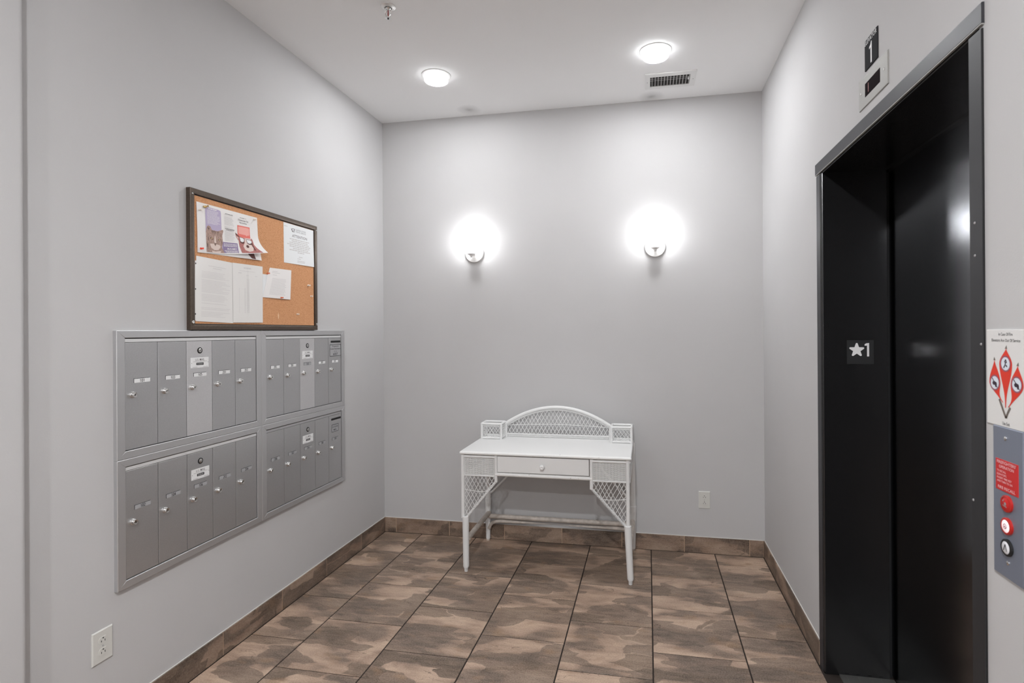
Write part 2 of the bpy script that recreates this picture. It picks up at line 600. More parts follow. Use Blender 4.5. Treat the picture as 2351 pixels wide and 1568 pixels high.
def text_verts(s):
    """outline mesh of a line of lettering, 1 unit cap height, centred"""
    if s in _text_cache:
        return _text_cache[s]
    cu = bpy.data.curves.new('lettering', 'FONT')
    cu.body = s
    cu.size = 1.0
    cu.resolution_u = 2
    cu.offset = 0.006
    cu.align_x = 'CENTER'
    o = bpy.data.objects.new('lettering_source', cu)
    C.objects.link(o)
    dg = bpy.context.evaluated_depsgraph_get()
    me = bpy.data.meshes.new_from_object(o.evaluated_get(dg))
    vs_ = [(v.co.x, v.co.y) for v in me.vertices]
    fs_ = [tuple(p.vertices) for p in me.polygons]
    C.objects.unlink(o)
    bpy.data.objects.remove(o)
    bpy.data.meshes.remove(me)
    xs = [a for a, _ in vs_] or [0]
    _text_cache[s] = (vs_, fs_, max(xs) - min(xs), (max(xs) + min(xs)) / 2)
    return _text_cache[s]


def letter(mb, s, x, y, h, z, width=None, fx=1.0, slant=0.0):
    """add lettering to mb: centre x, baseline y, cap height h, optional total width"""
    vs_, fs_, w, cx = text_verts(s)
    k = h / 0.70
    kx = (width / w) if width else k * fx
    mb.add([(x + (a - cx) * kx + slant * (b * k), y + b * k, z) for a, b in vs_], fs_)
    return mb


DIGITS = {
    '0': [[(0.5 + 0.42 * math.sin(2 * PI * i / 16), 0.5 + 0.5 * math.cos(2 * PI * i / 16)) for i in range(17)]],
    '1': [[(0.22, 0.80), (0.52, 1.0), (0.52, 0.0)]],
    '2': [[(0.10, 0.78), (0.22, 0.95), (0.5, 1.0), (0.80, 0.92), (0.86, 0.70), (0.70, 0.48), (0.30, 0.22), (0.10, 0.0), (0.90, 0.0)]],
    '3': [[(0.10, 0.85), (0.35, 1.0), (0.70, 0.97), (0.84, 0.78), (0.70, 0.58), (0.42, 0.53), (0.72, 0.48), (0.90, 0.28), (0.75, 0.05), (0.40, 0.0), (0.08, 0.14)]],
    '4': [[(0.66, 0.0), (0.66, 1.0), (0.06, 0.30), (0.94, 0.30)]],
    '5': [[(0.84, 1.0), (0.22, 1.0), (0.16, 0.56), (0.45, 0.64), (0.78, 0.55), (0.90, 0.32), (0.74, 0.06), (0.40, 0.0), (0.08, 0.12)]],
    '6': [[(0.78, 0.95), (0.45, 0.95), (0.18, 0.65), (0.10, 0.32), (0.28, 0.05), (0.62, 0.0), (0.88, 0.20), (0.84, 0.48), (0.55, 0.60), (0.25, 0.50), (0.12, 0.34)]],
    '7': [[(0.08, 1.0), (0.90, 1.0), (0.40, 0.0)]],
    '8': [[(0.5, 0.54), (0.20, 0.66), (0.18, 0.88), (0.5, 1.0), (0.82, 0.88), (0.80, 0.66), (0.5, 0.54), (0.14, 0.40), (0.12, 0.14), (0.5, 0.0), (0.88, 0.14), (0.86, 0.40), (0.5, 0.54)]],
}


def digits(mb, s, x, y, h, z, w=0.0019, pitch=0.62):
    """engraved figures drawn with a round pen: centre x, baseline y, height h"""
    cw = h * pitch
    x0 = x - cw * (len(s) - 1) / 2 - cw * 0.42
    for i, ch in enumerate(s):
        for line in DIGITS[ch]:
            stroke(mb, [(x0 + i * cw * 1.08 - cw * 0.08 + px * cw * 0.84, y + py * h) for px, py in line], w, z)


def words(mb, x0, x1, y, h, z, rng, gap=0.5, place=None):
    """a printed line too small to read: short dashes with word gaps"""
    x = x0
    while x < x1 - h:
        w = min(x1 - x, h * rng.uniform(1.6, 5.0))
        q = [(x, y), (x + w, y), (x + w, y + h), (x, y + h)]
        if place:
            mb.add([place(a, b) for a, b in q], [(0, 1, 2, 3)])
        else:
            mb.flat(q, z)
        x += w + h * gap


def circle_pts(cx, cy, rx, ry=None, n=24):
    ry = ry or rx
    return [(cx + rx * math.cos(2 * PI * i / n), cy + ry * math.sin(2 * PI * i / n)) for i in range(n)]


def ring(mb, cx, cy, r0, r1, z, n=24):
    a = circle_pts(cx, cy, r0, n=n)
    b = circle_pts(cx, cy, r1, n=n)
    mb.add([(x, y, z) for x, y in a + b], [(i, n + i, n + (i + 1) % n, (i + 1) % n) for i in range(n)])


def stroke(mb, pts, w, z):
    """flat printed line of width w through pts"""
    for (ax, ay), (bx, by) in zip(pts, pts[1:]):
        d = math.hypot(bx - ax, by - ay) or 1e-6
        nx, ny = -(by - ay) / d * w / 2, (bx - ax) / d * w / 2
        mb.flat([(ax - nx, ay - ny), (bx - nx, by - ny), (bx + nx, by + ny), (ax + nx, ay + ny)], z)


# ------------------------------------------------------------------ the room
def struct(o, label, cat):
    return tag(o, label, cat, kind='structure')


XP, YP = 0.06, -2.435       # nearer stretch of the left wall stands 6 cm further in
# floor slab (grout bed) and its tiles
fl = MB().box(-0.05, W + 0.32, YB - 0.05, 0.05, -0.08, -0.0022).build('floor', 'grout')
struct(fl, 'floor of brown slate look tiles laid in offset rows', 'floor')
TS, TX0 = 0.41344, 0.29976
full = None
for k in range(-1, 6):
    xa, xb = TX0 + k * TS, TX0 + (k + 1) * TS
    x0, x1 = max(xa, 0.009), min(xb, W - 0.009)
    y0 = -0.1725 if k % 2 else -0.3815
    i = 0
    while True:
        yt, yb_ = (y0 + TS if i == 0 else y0 - (i - 1) * TS), y0 - i * TS
        i += 1
        ya, yb2 = min(yt, -0.009), max(yb_, YB)
        if ya <= YB + 0.02:
            break
        if ya - yb2 < 0.02:
            continue
        if xb <= XP + 0.02 and yt < YP - 0.05:
            continue
        g, gy = 0.0031, 0.0026
        cx, cy = (x0 + x1) / 2, (ya + yb2) / 2
        whole = abs(x1 - x0 - TS) < 1e-6 and abs(ya - yb2 - TS) < 1e-6
        if whole and full is not None:
            t = share(full, fl, (cx, cy, 0))
        else:
            hx, hy = (x1 - x0) / 2 - g, (ya - yb2) / 2 - gy
            t = MB().bevbox(-hx, hx, -hy, hy, -0.009, 0.0, 0.0012).build('tile', 'tile', fl)
            t.location = (cx, cy, 0)
            if whole:
                full = t
        t.location.z = random.uniform(-0.0003, 0.0003)

# ceiling and walls
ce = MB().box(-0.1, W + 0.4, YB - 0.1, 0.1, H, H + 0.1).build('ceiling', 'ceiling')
struct(ce, 'flat white ceiling with two grey spots above the wall lamps', 'ceiling')
o = MB().box(-0.1, W + 0.4, 0.0, 0.1, -0.08, H + 0.05).build('wall_back', 'wall')
struct(o, 'light grey painted wall behind the white desk', 'wall')
o = MB().box(-0.1, 0.0, YB, 0.0, -0.08, H + 0.05).build('wall_left', 'wall')
struct(o, 'light grey painted wall carrying the mailboxes and cork board', 'wall')
o = MB().box(-0.1, W + 0.4, YB - 0.1, YB, -0.08, H + 0.05).build('wall_front', 'wall')
struct(o, 'light grey wall at the far end of the lobby', 'wall')
# projecting stretch of the left wall with a bullnose corner
R_ = 0.02
pts = [(0.0, YP), (XP - R_, YP)] + [(XP - R_ + R_ * math.sin(a), YP - R_ + R_ * math.cos(a)) for a in [PI / 2 * q / 8 for q in range(1, 9)]] + [(XP, YB), (0.0, YB)]
o = MB().prism(pts, -0.01, H + 0.01).build('wall_entry', 'wall', smooth=True)
struct(o, 'projecting light grey wall stretch with rounded corner near the entry', 'wall')
# right wall with the elevator opening
FY0, FY1 = -1.172, -2.390          # outer edges of the elevator frame
mb = MB().box(W, W + 0.30, -1.19, 0.0, -0.08, H + 0.05)
mb.box(W, W + 0.30, YB, -2.375, -0.08, H + 0.05)
mb.box(W, W + 0.30, -2.375, -1.19, 2.185, H + 0.05)
o = mb.build('wall_right', 'wall')
struct(o, 'light grey painted wall around the black elevator', 'wall')
o = MB().box(W + 0.30, W + 0.40, YB, 0.0, -0.08, H + 0.05).build('wall_shaft', 'gap')
struct(o, 'dark shaft wall behind the elevator doors', 'wall')

# baseboards: each tile its own piece, light grout joints between
BH, BT = 0.1065, 0.0085


def baseboard(name, label, side, loc, joints, start, end):
    root = thing(name, label, 'baseboard', side, loc, kind='structure')
    bed = MB().box(start, end, 0.0, BH - 0.0015, 0.0, BT - 0.002)
    bed.build('grout_bed', 'grout_light', root)
    js = [start] + [j for j in joints if start + 0.005 < j < end - 0.005] + [end]
    for a, b in zip(js, js[1:]):
        w = (b - a) / 2 - 0.0026
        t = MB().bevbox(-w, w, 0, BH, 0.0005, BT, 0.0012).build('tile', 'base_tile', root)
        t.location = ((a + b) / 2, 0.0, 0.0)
    cap = MB().box(start, end, BH, BH + 0.003, 0.0, 0.004)
    cap.build('caulk_line', 'caulk', root)
    return root


baseboard('baseboard_back', 'brown stone tile baseboard along the desk wall', 'back', (0, 0, 0), [0.0967 + 0.4152 * i for i in range(7)], 0.009, W - 0.009)
baseboard('baseboard_left', 'brown stone tile baseboard under the mailboxes', 'left', (0, 0, 0), [-0.3494 - 0.4142 * i for i in range(8)][::-1], YP, 0.0)
baseboard('baseboard_right', 'brown stone tile baseboard between desk wall and elevator', 'right', (W, 0, 0), [0.3485 + 0.4146 * i for i in range(3)], 0.0, 1.174)
baseboard('baseboard_right', 'brown stone tile baseboard below the elevator call station', 'right', (W, 0, 0), [2.9 + 0.4146 * i for i in range(11)], 2.389, -YB)
baseboard('baseboard_entry', 'brown stone tile baseboard of the projecting entry wall', 'left', (XP, 0, 0), [YB + 0.3 + 0.4146 * i for i in range(11)], YB, YP - R_)

# ------------------------------------------------------------------ elevator entrance
XD = 2.957                          # plane of the door panels
JY = -1.235                         # far return of the frame
JN = -2.338                         # near return
ZT = 2.163
el = thing('door_1', 'black elevator entrance with deep frame and closed doors', 'elevator', 'up', (W, (JY + JN) / 2, 0), kind='structure')
EO = (W, (JY + JN) / 2, 0)


def jamb(y_face0, y_face1, sgn):
    """face strip on the wall and deep return; sgn -1 for the far jamb"""
    mb = MB()
    prof = [(W + 0.02, y_face0), (W - 0.003, y_face0), (W - 0.004, y_face0 + sgn * 0.001), (W - 0.004, y_face1 - sgn * 0.006),
            (W - 0.001, y_face1 - sgn * 0.001), (W + 0.002, y_face1), (2.936, y_face1), (2.936, y_face1 - sgn * 0.03), (W + 0.02, y_face1 - sgn * 0.03)]
    mb.prism(prof, 0.0, ZT)
    return mb


jamb(FY0, JY, -1).build('jamb', 'black_paint', el, off=EO)
jamb(FY1, JN, 1).build('jamb', 'black_paint', el, off=EO)
for y0, y1 in ((FY0, JY + 0.014), (FY1, JN - 0.004)):
    a, b = min(y0, y1), max(y0, y1)
    MB().box(W - 0.0055, W - 0.0035, a, b, 0.001, ZT - 0.001).build('jamb_face', 'jamb_grey' if y0 < -2 else 'frame_grey', el, off=EO)
# header: proud strip, the highlight on its lower edge painted as a pale strip
hb = MB()
prof = [(W + 0.02, 2.220), (W - 0.005, 2.220), (W - 0.0065, 2.2185), (W - 0.0065, 2.174), (W - 0.0055, 2.172), (W + 0.02, 2.172)]
hb.add([(x, -1.158, z) for x, z in prof] + [(x, -2.394, z) for x, z in prof],
       [tuple(range(6)), tuple(range(11, 5, -1))] + [(i, (i + 1) % 6, 6 + (i + 1) % 6, 6 + i) for i in range(6)])
hd = hb.build('header', 'frame_grey', el, off=EO)
MB().box(W - 0.0068, W - 0.0010, -2.394, -1.158, 2.1695, 2.1722).build('edge_highlight', 'steel', hd, off=EO)
MB().box(W + 0.001, 2.936, JN - 0.01, JY + 0.01, ZT, 2.20).build('soffit', 'black_paint', el, off=EO)
MB().box(2.977, W + 0.30, JN - 0.10, JY + 0.05, 0.0, 2.23).build('shaft_lining', 'gap', el, off=EO)
MB().box(2.937, 2.977, JY + 0.022, JY + 0.045, 0.0, 2.19).build('gap_shade_strip', 'gap', el, off=EO)  # dark strip added to keep the slit beside the door in shade
# two sliding panels, the nearer one set a little deeper
for y, dx in ((-1.520, 0.0), (-2.110, 0.014)):
    mb = MB()
    x = XD + dx - 0.005
    mb.box(x, x + 0.010, y - 0.305, y + 0.303, 0.012, 2.19)
    mb.build('door_panel', 'black_door', el, off=EO)
MB().box(2.930, XD + 0.05, JN - 0.02, JY + 0.02, 2.155, 2.1632).build('head_track', 'black_paint', el, off=EO)
sl = MB().box(W + 0.055, 2.952, JN, JY, -0.02, 0.004)
for q in range(4):
    sl.box(W + 0.08 + q * 0.045, W + 0.095 + q * 0.045, JN + 0.01, JY - 0.01, 0.004, 0.0062)
sl.build('sill', 'sill', el, off=EO)
for y, z in ((-2.383, 1.452), (-2.362, 1.73), (-2.362, 1.655), (-2.349, 1.09)):
    MB().lathe([(0.0032, 0.0), (0.0022, -0.0016)], 8, (W - 0.0055, y, z), axis='x').build('screw', 'ink_grey', el, off=EO)

# star plate on the far return
pl = thing('floor_plate', 'small clear square plate with white star and 1 on the elevator jamb', 'sign', 'back', (2.830, JY - 0.0005, 1.3895))
MB().bevbox(-0.0525, 0.0525, -0.0515, 0.0515, 0.0, 0.0018, 0.0006).build('plate', plain('smoked_plate', srgb(40, 41, 42), 0.42), pl)
st = []
for i in range(10):
    a = PI / 2 + i * PI / 5
    r = 0.0305 if i % 2 == 0 else 0.0150
    st.append((a, r))
pts = []
for i, (a, r) in enumerate(st):
    if r > 0.02:
        for da, q in ((-0.11, 0.955), (0.0, 1.0), (0.11, 0.955)):
            pts.append((-0.0145 + r * q * math.cos(a + da), 0.0085 + r * q * math.sin(a + da)))
    else:
        pts.append((-0.0145 + r * math.cos(a), 0.0085 + r * math.sin(a)))
MB().prism(pts, 0.0016, 0.0030).build('star', 'white_print', pl)
one = [(0.0165, 0.0335), (0.0235, 0.0375), (0.0335, 0.0385), (0.0335, -0.0185), (0.0255, -0.0185), (0.0255, 0.0275), (0.0165, 0.0270)]
MB().prism(one, 0.0016, 0.0030).build('digit', 'white_print', pl)

# sign over the elevator
sg = thing('elevator_sign', 'charcoal ELEVATOR 1 sign on the wall above the elevator', 'sign', 'right', (W, -1.7745, 2.4255))
MB().bevbox(-0.0525, 0.0525, -0.0515, 0.0515, 0.0, 0.004, 0.001).build('plate', 'sign_black', sg)
mb = MB()
letter(mb, 'ELEVATOR', 0.0, 0.0335, 0.0145, 0.0044, width=0.098)
mb.flat([(-0.012, 0.0135), (-0.002, 0.0185), (0.003, 0.0270), (0.009, 0.0270), (0.009, -0.0440), (-0.001, -0.0440), (-0.001, 0.0090), (-0.012, 0.0060)], 0.0044)
mb.build('lettering', 'white_print', sg)
# floor indicator
pi_ = thing('floor_indicator', 'stainless floor indicator plate with dark display above the elevator', 'display', 'right', (W, -1.786, 2.308))
MB().bevbox(-0.1175, 0.1175, -0.0530, 0.0530, 0.0, 0.004, 0.0015).build('plate', 'steel', pi_)
dp = MB().bevbox(-0.061, 0.061, -0.023, 0.023, 0.0035, 0.0048, 0.0005).build('display', 'display', pi_)
mb = MB()
stroke(mb, [(-0.031, -0.015), (-0.031, 0.015)], 0.004, 0.0052)
mb.build('digit', 'led', dp)
for x in (-0.098, 0.092):
    MB().lathe([(0.0048, 0.0035), (0.0045, 0.0052), (0.0025, 0.0062)], 12, (x, 0.003, 0)).build('screw', 'chrome', pi_, True)

# fire sign
fs = thing('fire_sign', 'white fire notice with three red flames beside the elevator', 'sign', 'right', (W, -2.4635, 1.3815))
MB().bevbox(-0.0655, 0.0655, -0.1035, 0.1035, 0.0, 0.0025, 0.0006).build('board', 'sign_white', fs)
S = lambda y, z: (-(y + 2.4635), z - 1.3815)
mb = MB()
letter(mb, 'In Case Of Fire', 0.0, 0.0905, 0.0062, 0.0028, width=0.046)
letter(mb, 'Elevators Are Out Of Service', 0.0, 0.0775, 0.0062, 0.0028, width=0.094)
letter(mb, 'Use Exit', 0.0, -0.0995, 0.0070, 0.0028, width=0.024)
mb.build('lettering', 'ink', fs)


def flame(cx, ytop, ybulb, ytail, half, lean, tailx):
    """teardrop flame outline narrowing to a tail"""
    L, R = [], []
    n = 14
    for i in range(n + 1):
        t = i / n
        y = ytop + (ybulb - ytop) * t
        w = half * (math.sin(t * PI / 2) ** 1.4)
        x = cx + lean * (1 - t) ** 2
        L.append((x - w, y))
        R.append((x + w, y))
    for i in range(1, n + 1):
        t = i / n
        y = ybulb + (ytail - ybulb) * t
        w = half * ((0.5 + 0.5 * math.cos(PI * min(1, t * 1.05))) ** 1.2 * 0.82 + 0.18 * (1 - t * 0.6))
        x = cx + (tailx - cx) * (t ** 1.8)
        L.append((x - w, y))
        R.append((x + w, y))
    return L, R


def fill_strip(mb, L, R, z):
    n = len(L)
    mb.add([(x, y, z) for x, y in L + R], [(i, n + i, n + i + 1, i + 1) for i in range(n - 1)])


for q, (cx, yt, yb2, yl, hw, lean, tx) in enumerate(((0.0, 0.064, 0.030, -0.062, 0.0210, 0.002, -0.001), (-0.037, 0.038, -0.012, -0.052, 0.0190, -0.001, -0.010), (0.036, 0.030, -0.012, -0.060, 0.0200, 0.003, 0.008))):
    mb = MB()
    L, R = flame(cx, yt, yb2, yl, hw, lean, tx)
    fill_strip(mb, L, R, 0.0029 + q * 0.00003)
    fo = mb.build('flame', 'red', fs)
    mb = MB()
    L, R = flame(cx + lean * 0.7, yt + 0.007, yt - 0.004, yt - 0.006, hw * 0.20, lean, cx + lean)
    fill_strip(mb, L[:12], R[:12], 0.0028)
    mb.build('flame_tip', 'brown_grey', fo)
    cy = (0.031, -0.012, -0.010)[q]
    cx = (0.0, -0.0365, 0.0355)[q]
    mb = MB()
    mb.flat(circle_pts(cx, cy, 0.0145), 0.0032)
    mb.build('pictogram_disc', 'picto_blue', fo)
    mb = MB()
    ring(mb, cx, cy, 0.0140, 0.0172, 0.0033)
    mb.build('pictogram_ring', 'picto_ring', fo)
    mb = MB()
    if q == 0:
        stroke(mb, [(cx - 0.006, cy - 0.009), (cx - 0.001, cy - 0.003), (cx + 0.001, cy + 0.004)], 0.003, 0.0034)
        stroke(mb, [(cx + 0.001, cy - 0.003), (cx + 0.006, cy - 0.006)], 0.003, 0.0034)
        stroke(mb, [(cx - 0.003, cy + 0.003), (cx + 0.001, cy + 0.009), (cx + 0.004, cy + 0.002)], 0.0026, 0.0034)
    else:
        mb.flat(circle_pts(cx - 0.002, cy - 0.001, 0.006, 0.0045, 10), 0.0034)
        mb.flat(circle_pts(cx + 0.004, cy - 0.004, 0.0035, 0.006, 10), 0.0034)
        stroke(mb, [(cx - 0.009, cy + 0.010), (cx + 0.009, cy - 0.010)], 0.0022, 0.0035)
    mb.build('pictogram', 'picto_ink', fo)['kind'] = 'stuff'
mb = MB()
stroke(mb, [(-0.022, -0.046), (-0.006, -0.074), (0.000, -0.084), (0.005, -0.074), (0.014, -0.060)], 0.006, 0.00285)
mb.build('flame_base', 'brown_grey', fs)

# call station
cs = thing('call_station', 'blue grey steel elevator call station with red notice and buttons', 'control panel', 'right', (W, -2.4700, 1.1185))
MB().bevbox(-0.0490, 0.0490, -0.1590, 0.1590, 0.0, 0.0042, 0.0015).build('plate', 'steel_blue', cs)
for x, y in ((-0.006, 0.136), (0.0, -0.125)):
    MB().lathe([(0.0046, 0.004), (0.0044, 0.0056), (0.0024, 0.0066)], 12, (x, y, 0)).build('screw', 'chrome', cs, True)
rp = MB().bevbox(-0.0385, 0.0345, 0.0225, 0.0890, 0.004, 0.0052, 0.0004).build('notice', 'red_sign', cs)
mb = MB()
letter(mb, "FIREFIGHTERS'", -0.002, 0.0800, 0.0062, 0.0056, width=0.062)
letter(mb, 'OPERATION', -0.002, 0.0705, 0.0062, 0.0056, width=0.048)
for i, s in enumerate(('TO RECALL', 'ELEVATORS,', 'INSERT FIRE KEY', 'AND TURN TO ON')):
    w = (0.030, 0.032, 0.048, 0.050)[i]
    letter(mb, s, -0.033 + w / 2, 0.0615 - i * 0.0072, 0.0045, 0.0056, width=w)
letter(mb, 'FIRE RECALL', -0.002, 0.0265, 0.0062, 0.0056, width=0.056)
mb.build('lettering', 'pink_text', rp)
for (y, rim, face, nm) in ((-0.0005, 'red_dark', 'red_sign', 'key_switch'), (-0.0475, 'red_dark', 'button_pink', 'button'), (-0.0925, 'black', 'button_white', 'button')):
    b_ = MB().lathe([(0.0178, 0.003), (0.0178, 0.008), (0.0160, 0.0095), (0.0135, 0.0095), (0.0135, 0.006)], 28, (0, y, 0)).build(nm, rim, cs, True)
    MB().lathe([(0.0134, 0.006), (0.0134, 0.0085), (0.0115, 0.0098)], 28, (0, y, 0)).build('face', face, b_, True)
    mb = MB()
    if face == 'button_white':
        stroke(mb, [(-0.005, y - 0.007), (0.0, y + 0.007), (0.005, y - 0.007)], 0.0022, 0.0101)
        mb.build('arrow', 'ink', b_)
    elif face == 'button_pink':
        ring(mb, 0, y, 0.004, 0.0055, 0.0101)
        stroke(mb, [(-0.004, y - 0.004), (0.0, y + 0.001), (0.004, y - 0.004)], 0.0016, 0.0101)
        mb.build('emblem', M['picto_ring'], b_)
    else:
        mb.flat(circle_pts(0.001, y, 0.0035, 0.0035, 14), 0.0100)
        stroke(mb, [(-0.008, y + 0.004), (-0.003, y + 0.008)], 0.0018, 0.0100)
        stroke(mb, [(-0.007, y - 0.004), (0.006, y - 0.006)], 0.0018, 0.0100)
        mb.build('keyway', 'ink_grey', b_)

# ------------------------------------------------------------------ wall lamps
def sconce(x, z, label):
    s = thing('wall_lamp', label, 'lamp', 'back', (x, 0, z), group='wall lamps over the desk')
    MB().lathe([(0.069, 0.0), (0.069, 0.010), (0.066, 0.0135), (0.050, 0.0150)], 40).build('back_plate', 'lamp_metal', s, True)
    mb = MB().tube([(0, -0.008, 0.014), (0, -0.008, 0.055), (0, -0.006, 0.072)], 0.0085, 12)
    mb.build('arm', 'lamp_metal', s, True)
    mb = MB()
    prof = [(0.009, -0.060), (0.011, -0.050), (0.028, -0.040), (0.031, -0.032), (0.020, -0.030)]
    n = 24
    vs_, fs_ = [], []
    for r, h in prof:
        for i in range(n):
            a = 2 * PI * i / n
            vs_.append((r * math.cos(a), h + 0.022, 0.074 + r * math.sin(a)))
    for k in range(len(prof) - 1):
        fs_ += [(k * n + i, k * n + (i + 1) % n, (k + 1) * n + (i + 1) % n, (k + 1) * n + i) for i in range(n)]
    fs_ += [tuple(range(n)), tuple((len(prof) - 1) * n + i for i in range(n))]
    mb.add(vs_, fs_)
    mb.build('socket_cup', 'lamp_metal', s, True)
    # open glass cylinder with a thick foot
    vs_, fs_ = [], []
    ring_ = [(0.030, -0.018), (0.0455, -0.016), (0.0455, 0.172), (0.0425, 0.172), (0.0425, -0.010), (0.030, -0.012)]
    n = 36
    for r, h in ring_:
        for i in range(n):
            a = 2 * PI * i / n
            vs_.append((r * math.cos(a), h, 0.074 + r * math.sin(a)))
    for k in range(len(ring_)):
        k2 = (k + 1) % len(ring_)
        fs_ += [(k * n + i, k * n + (i + 1) % n, k2 * n + (i + 1) % n, k2 * n + i) for i in range(n)]
    MB().add(vs_, fs_).build('glass_shade', 'lamp_glass', s, True)
    vs_, fs_ = [], []
    prof = [(0.012, 0.0), (0.014, 0.012), (0.026, 0.026), (0.0300, 0.050), (0.0300, 0.115), (0.026, 0.135), (0.014, 0.146), (0.002, 0.149)]
    n = 20
    for r, h in prof:
        for i in range(n):
            a = 2 * PI * i / n
            vs_.append((r * math.cos(a), h, 0.074 + r * math.sin(a)))
    for k in range(len(prof) - 1):
        fs_ += [(k * n + i, k * n + (i + 1) % n, (k + 1) * n + (i + 1) % n, (k + 1) * n + i) for i in range(n)]
    fs_ += [tuple(range(n)), tuple((len(prof) - 1) * n + i for i in range(n))]
    MB().add(vs_, fs_).build('bulb', 'bulb', s, True)
    return s


sconce(0.716, 2.054, 'lit glass cylinder wall lamp on the cork board side of the desk wall')
sconce(1.993, 2.053, 'lit glass cylinder wall lamp on the elevator side of the desk wall')


# ------------------------------------------------------------------ ceiling fixtures
def downlight(x, y, label, glass, lamp, lamp_r, lamp_h, group='ceiling drum lights'):
    s = thing('ceiling_light', label, 'light', 'ceiling', (x, y, H), group=group)
    MB().lathe([(0.088, 0.0), (0.088, 0.003), (0.080, 0.006), (0.066, 0.006), (0.066, 0.0)], 40).build('trim_ring', 'vent_white', s, True)
    vs_, fs_ = [], []
    ring_ = [(0.071, 0.006), (0.0715, 0.034), (0.066, 0.040), (0.0, 0.041), (0.0, 0.037), (0.064, 0.036), (0.067, 0.032), (0.067, 0.006)]
    n = 40
    mb = MB()
    mb.lathe([(max(r, 1e-4), h) for r, h in ring_], n, cap=False)
    mb.build('glass_drum', glass, s, True)
    MB().lathe([(lamp_r, 0.001), (lamp_r, 0.0065), (lamp_r * 0.95, 0.0075)], 32).build('lamp', lamp, s, True)
    return s


downlight(0.685, -0.640, 'small drum ceiling light with clear rim above the mailbox end of the desk', 'drum_glass', 'down_lamp', 0.034, 0.012)
downlight(1.993, -0.668, 'bright frosted drum ceiling light beside the air vent', 'drum_frost', 'down_lamp', 0.046, 0.022)
for (x, y, nm) in ((1.70, -4.05, 'drum ceiling light in front of the elevator'), (1.70, -5.9, 'drum ceiling light in the rear half of the lobby')):
    downlight(x, y, nm, 'drum_frost', 'lobby_lamp', 0.058, 0.022)

vt = thing('air_vent', 'white ceiling air register with dark slots', 'vent', 'ceiling', (2.087, -0.292, H))
vx0, vx1, vy0, vy1 = -0.153, 0.153, -0.104, 0.104         # local y points away from the desk wall
ix0, ix1, iy0, iy1 = -0.1215, 0.1195, -0.072, 0.061
mb = MB()
for (a, b, c_, d) in ((vx0, vx1, vy0, iy0), (vx0, vx1, iy1, vy1), (vx0, ix0, iy0, iy1), (ix1, vx1, iy0, iy1)):
    mb.box(a, b, c_, d, 0.0, 0.006)
mb.build('frame', 'vent_white', vt)
MB().box(ix0, ix1, iy0, iy1, 0.0003, 0.0008).build('duct_shade', 'vent_dark', vt)  # dark plate paints the shade inside the duct, the ceiling is not cut
sl0 = None
for i in range(13):
    x = ix0 + 0.012 + i * (ix1 - ix0 - 0.016) / 12
    if sl0 is None:
        sl0 = MB().box(-0.0011, 0.0011, iy0, iy1, 0.0012, 0.0065).build('slat', 'vent_white', vt)
        sl0.location = (x, 0, 0)
    else:
        share(sl0, vt, (x, 0, 0))
for y in (iy0 + 0.098, iy0 + 0.075):
    MB().box(ix0, ix1, y, y + 0.004, 0.0009, 0.0022).build('cross_bar', 'ink_grey', vt)
for x in (-0.139, 0.139):
    MB().lathe([(0.0035, 0.006), (0.002, 0.0072)], 10, (x, -0.005, 0)).build('screw', 'ink_grey', vt)
MB().box(0.106, 0.112, 0.005, 0.022, 0.001, 0.012).build('damper_lever', 'vent_white', vt)

sp = thing('fire_sprinkler', 'chrome pendent fire sprinkler head under the ceiling', 'sprinkler', 'ceiling', (0.728, -1.355, H))
MB().lathe([(0.036, 0.0), (0.035, 0.004), (0.026, 0.009), (0.018, 0.010), (0.016, 0.004)], 32, cap=False).build('escutcheon', 'nickel', sp, True)
MB().lathe([(0.013, 0.0), (0.013, 0.012), (0.009, 0.016), (0.009, 0.022)], 20).build('body', 'chrome', sp, True)
for s_ in (-1, 1):
    MB().tube([(s_ * 0.008, 0, 0.020), (s_ * 0.014, 0, 0.028), (s_ * 0.013, 0, 0.040), (s_ * 0.004, 0, 0.052)], 0.0026, 8).build('yoke_arm', 'chrome', sp, True)
MB().lathe([(0.0025, 0.022), (0.003, 0.035), (0.0025, 0.049)], 10).build('glass_bulb', 'bulb_glass', sp, True)
d_ = MB().lathe([(0.004, 0.049), (0.006, 0.055), (0.0150, 0.057), (0.0150, 0.0585), (0.004, 0.0585)], 20).build('deflector', 'chrome', sp, True)
MB().lathe([(0.004, 0.0585), (0.003, 0.0620)], 10).build('deflector_screw', 'gap', d_)


# ------------------------------------------------------------------ outlets
def outlet(label, side, loc, w=0.074, h=0.114):
    s = thing('wall_outlet', label, 'outlet', side, loc, group='wall outlets')
    MB().bevbox(-w / 2, w / 2, -h / 2, h / 2, 0.0, 0.0055, 0.003).build('cover_plate', 'white_plastic', s)
    for y in (0.0205, -0.0205):
        pts = []
        for i in range(28):
            a = 2 * PI * i / 28
            pts.append((0.0165 * math.cos(a), y + max(-0.0125, min(0.0125, 0.0165 * math.sin(a)))))
        r_ = MB().prism(pts, 0.004, 0.0068).build('receptacle', 'white_plastic', s)
        for (x, hh) in ((-0.0065, 0.0042), (0.0065, 0.0050)):
            MB().box(x - 0.0012, x + 0.0012, y - 0.0045 - hh / 4, y + hh - 0.0035, 0.0066, 0.0070).build('slot', 'slot', r_)
        MB().prism(circle_pts(0, y + 0.0078, 0.0026, n=12), 0.0066, 0.0070).build('ground_hole', 'slot', r_)
    MB().lathe([(0.003, 0.0054), (0.0026, 0.0066)], 10).build('screw', 'label_grey', s)
    return s


outlet('white duplex outlet on the desk wall near the elevator corner', 'back', (2.304, 0, 0.3545))
outlet('white duplex outlet low on the wall below the mailboxes', 'left', (0, -2.1565, 0.3655), 0.076, 0.116)

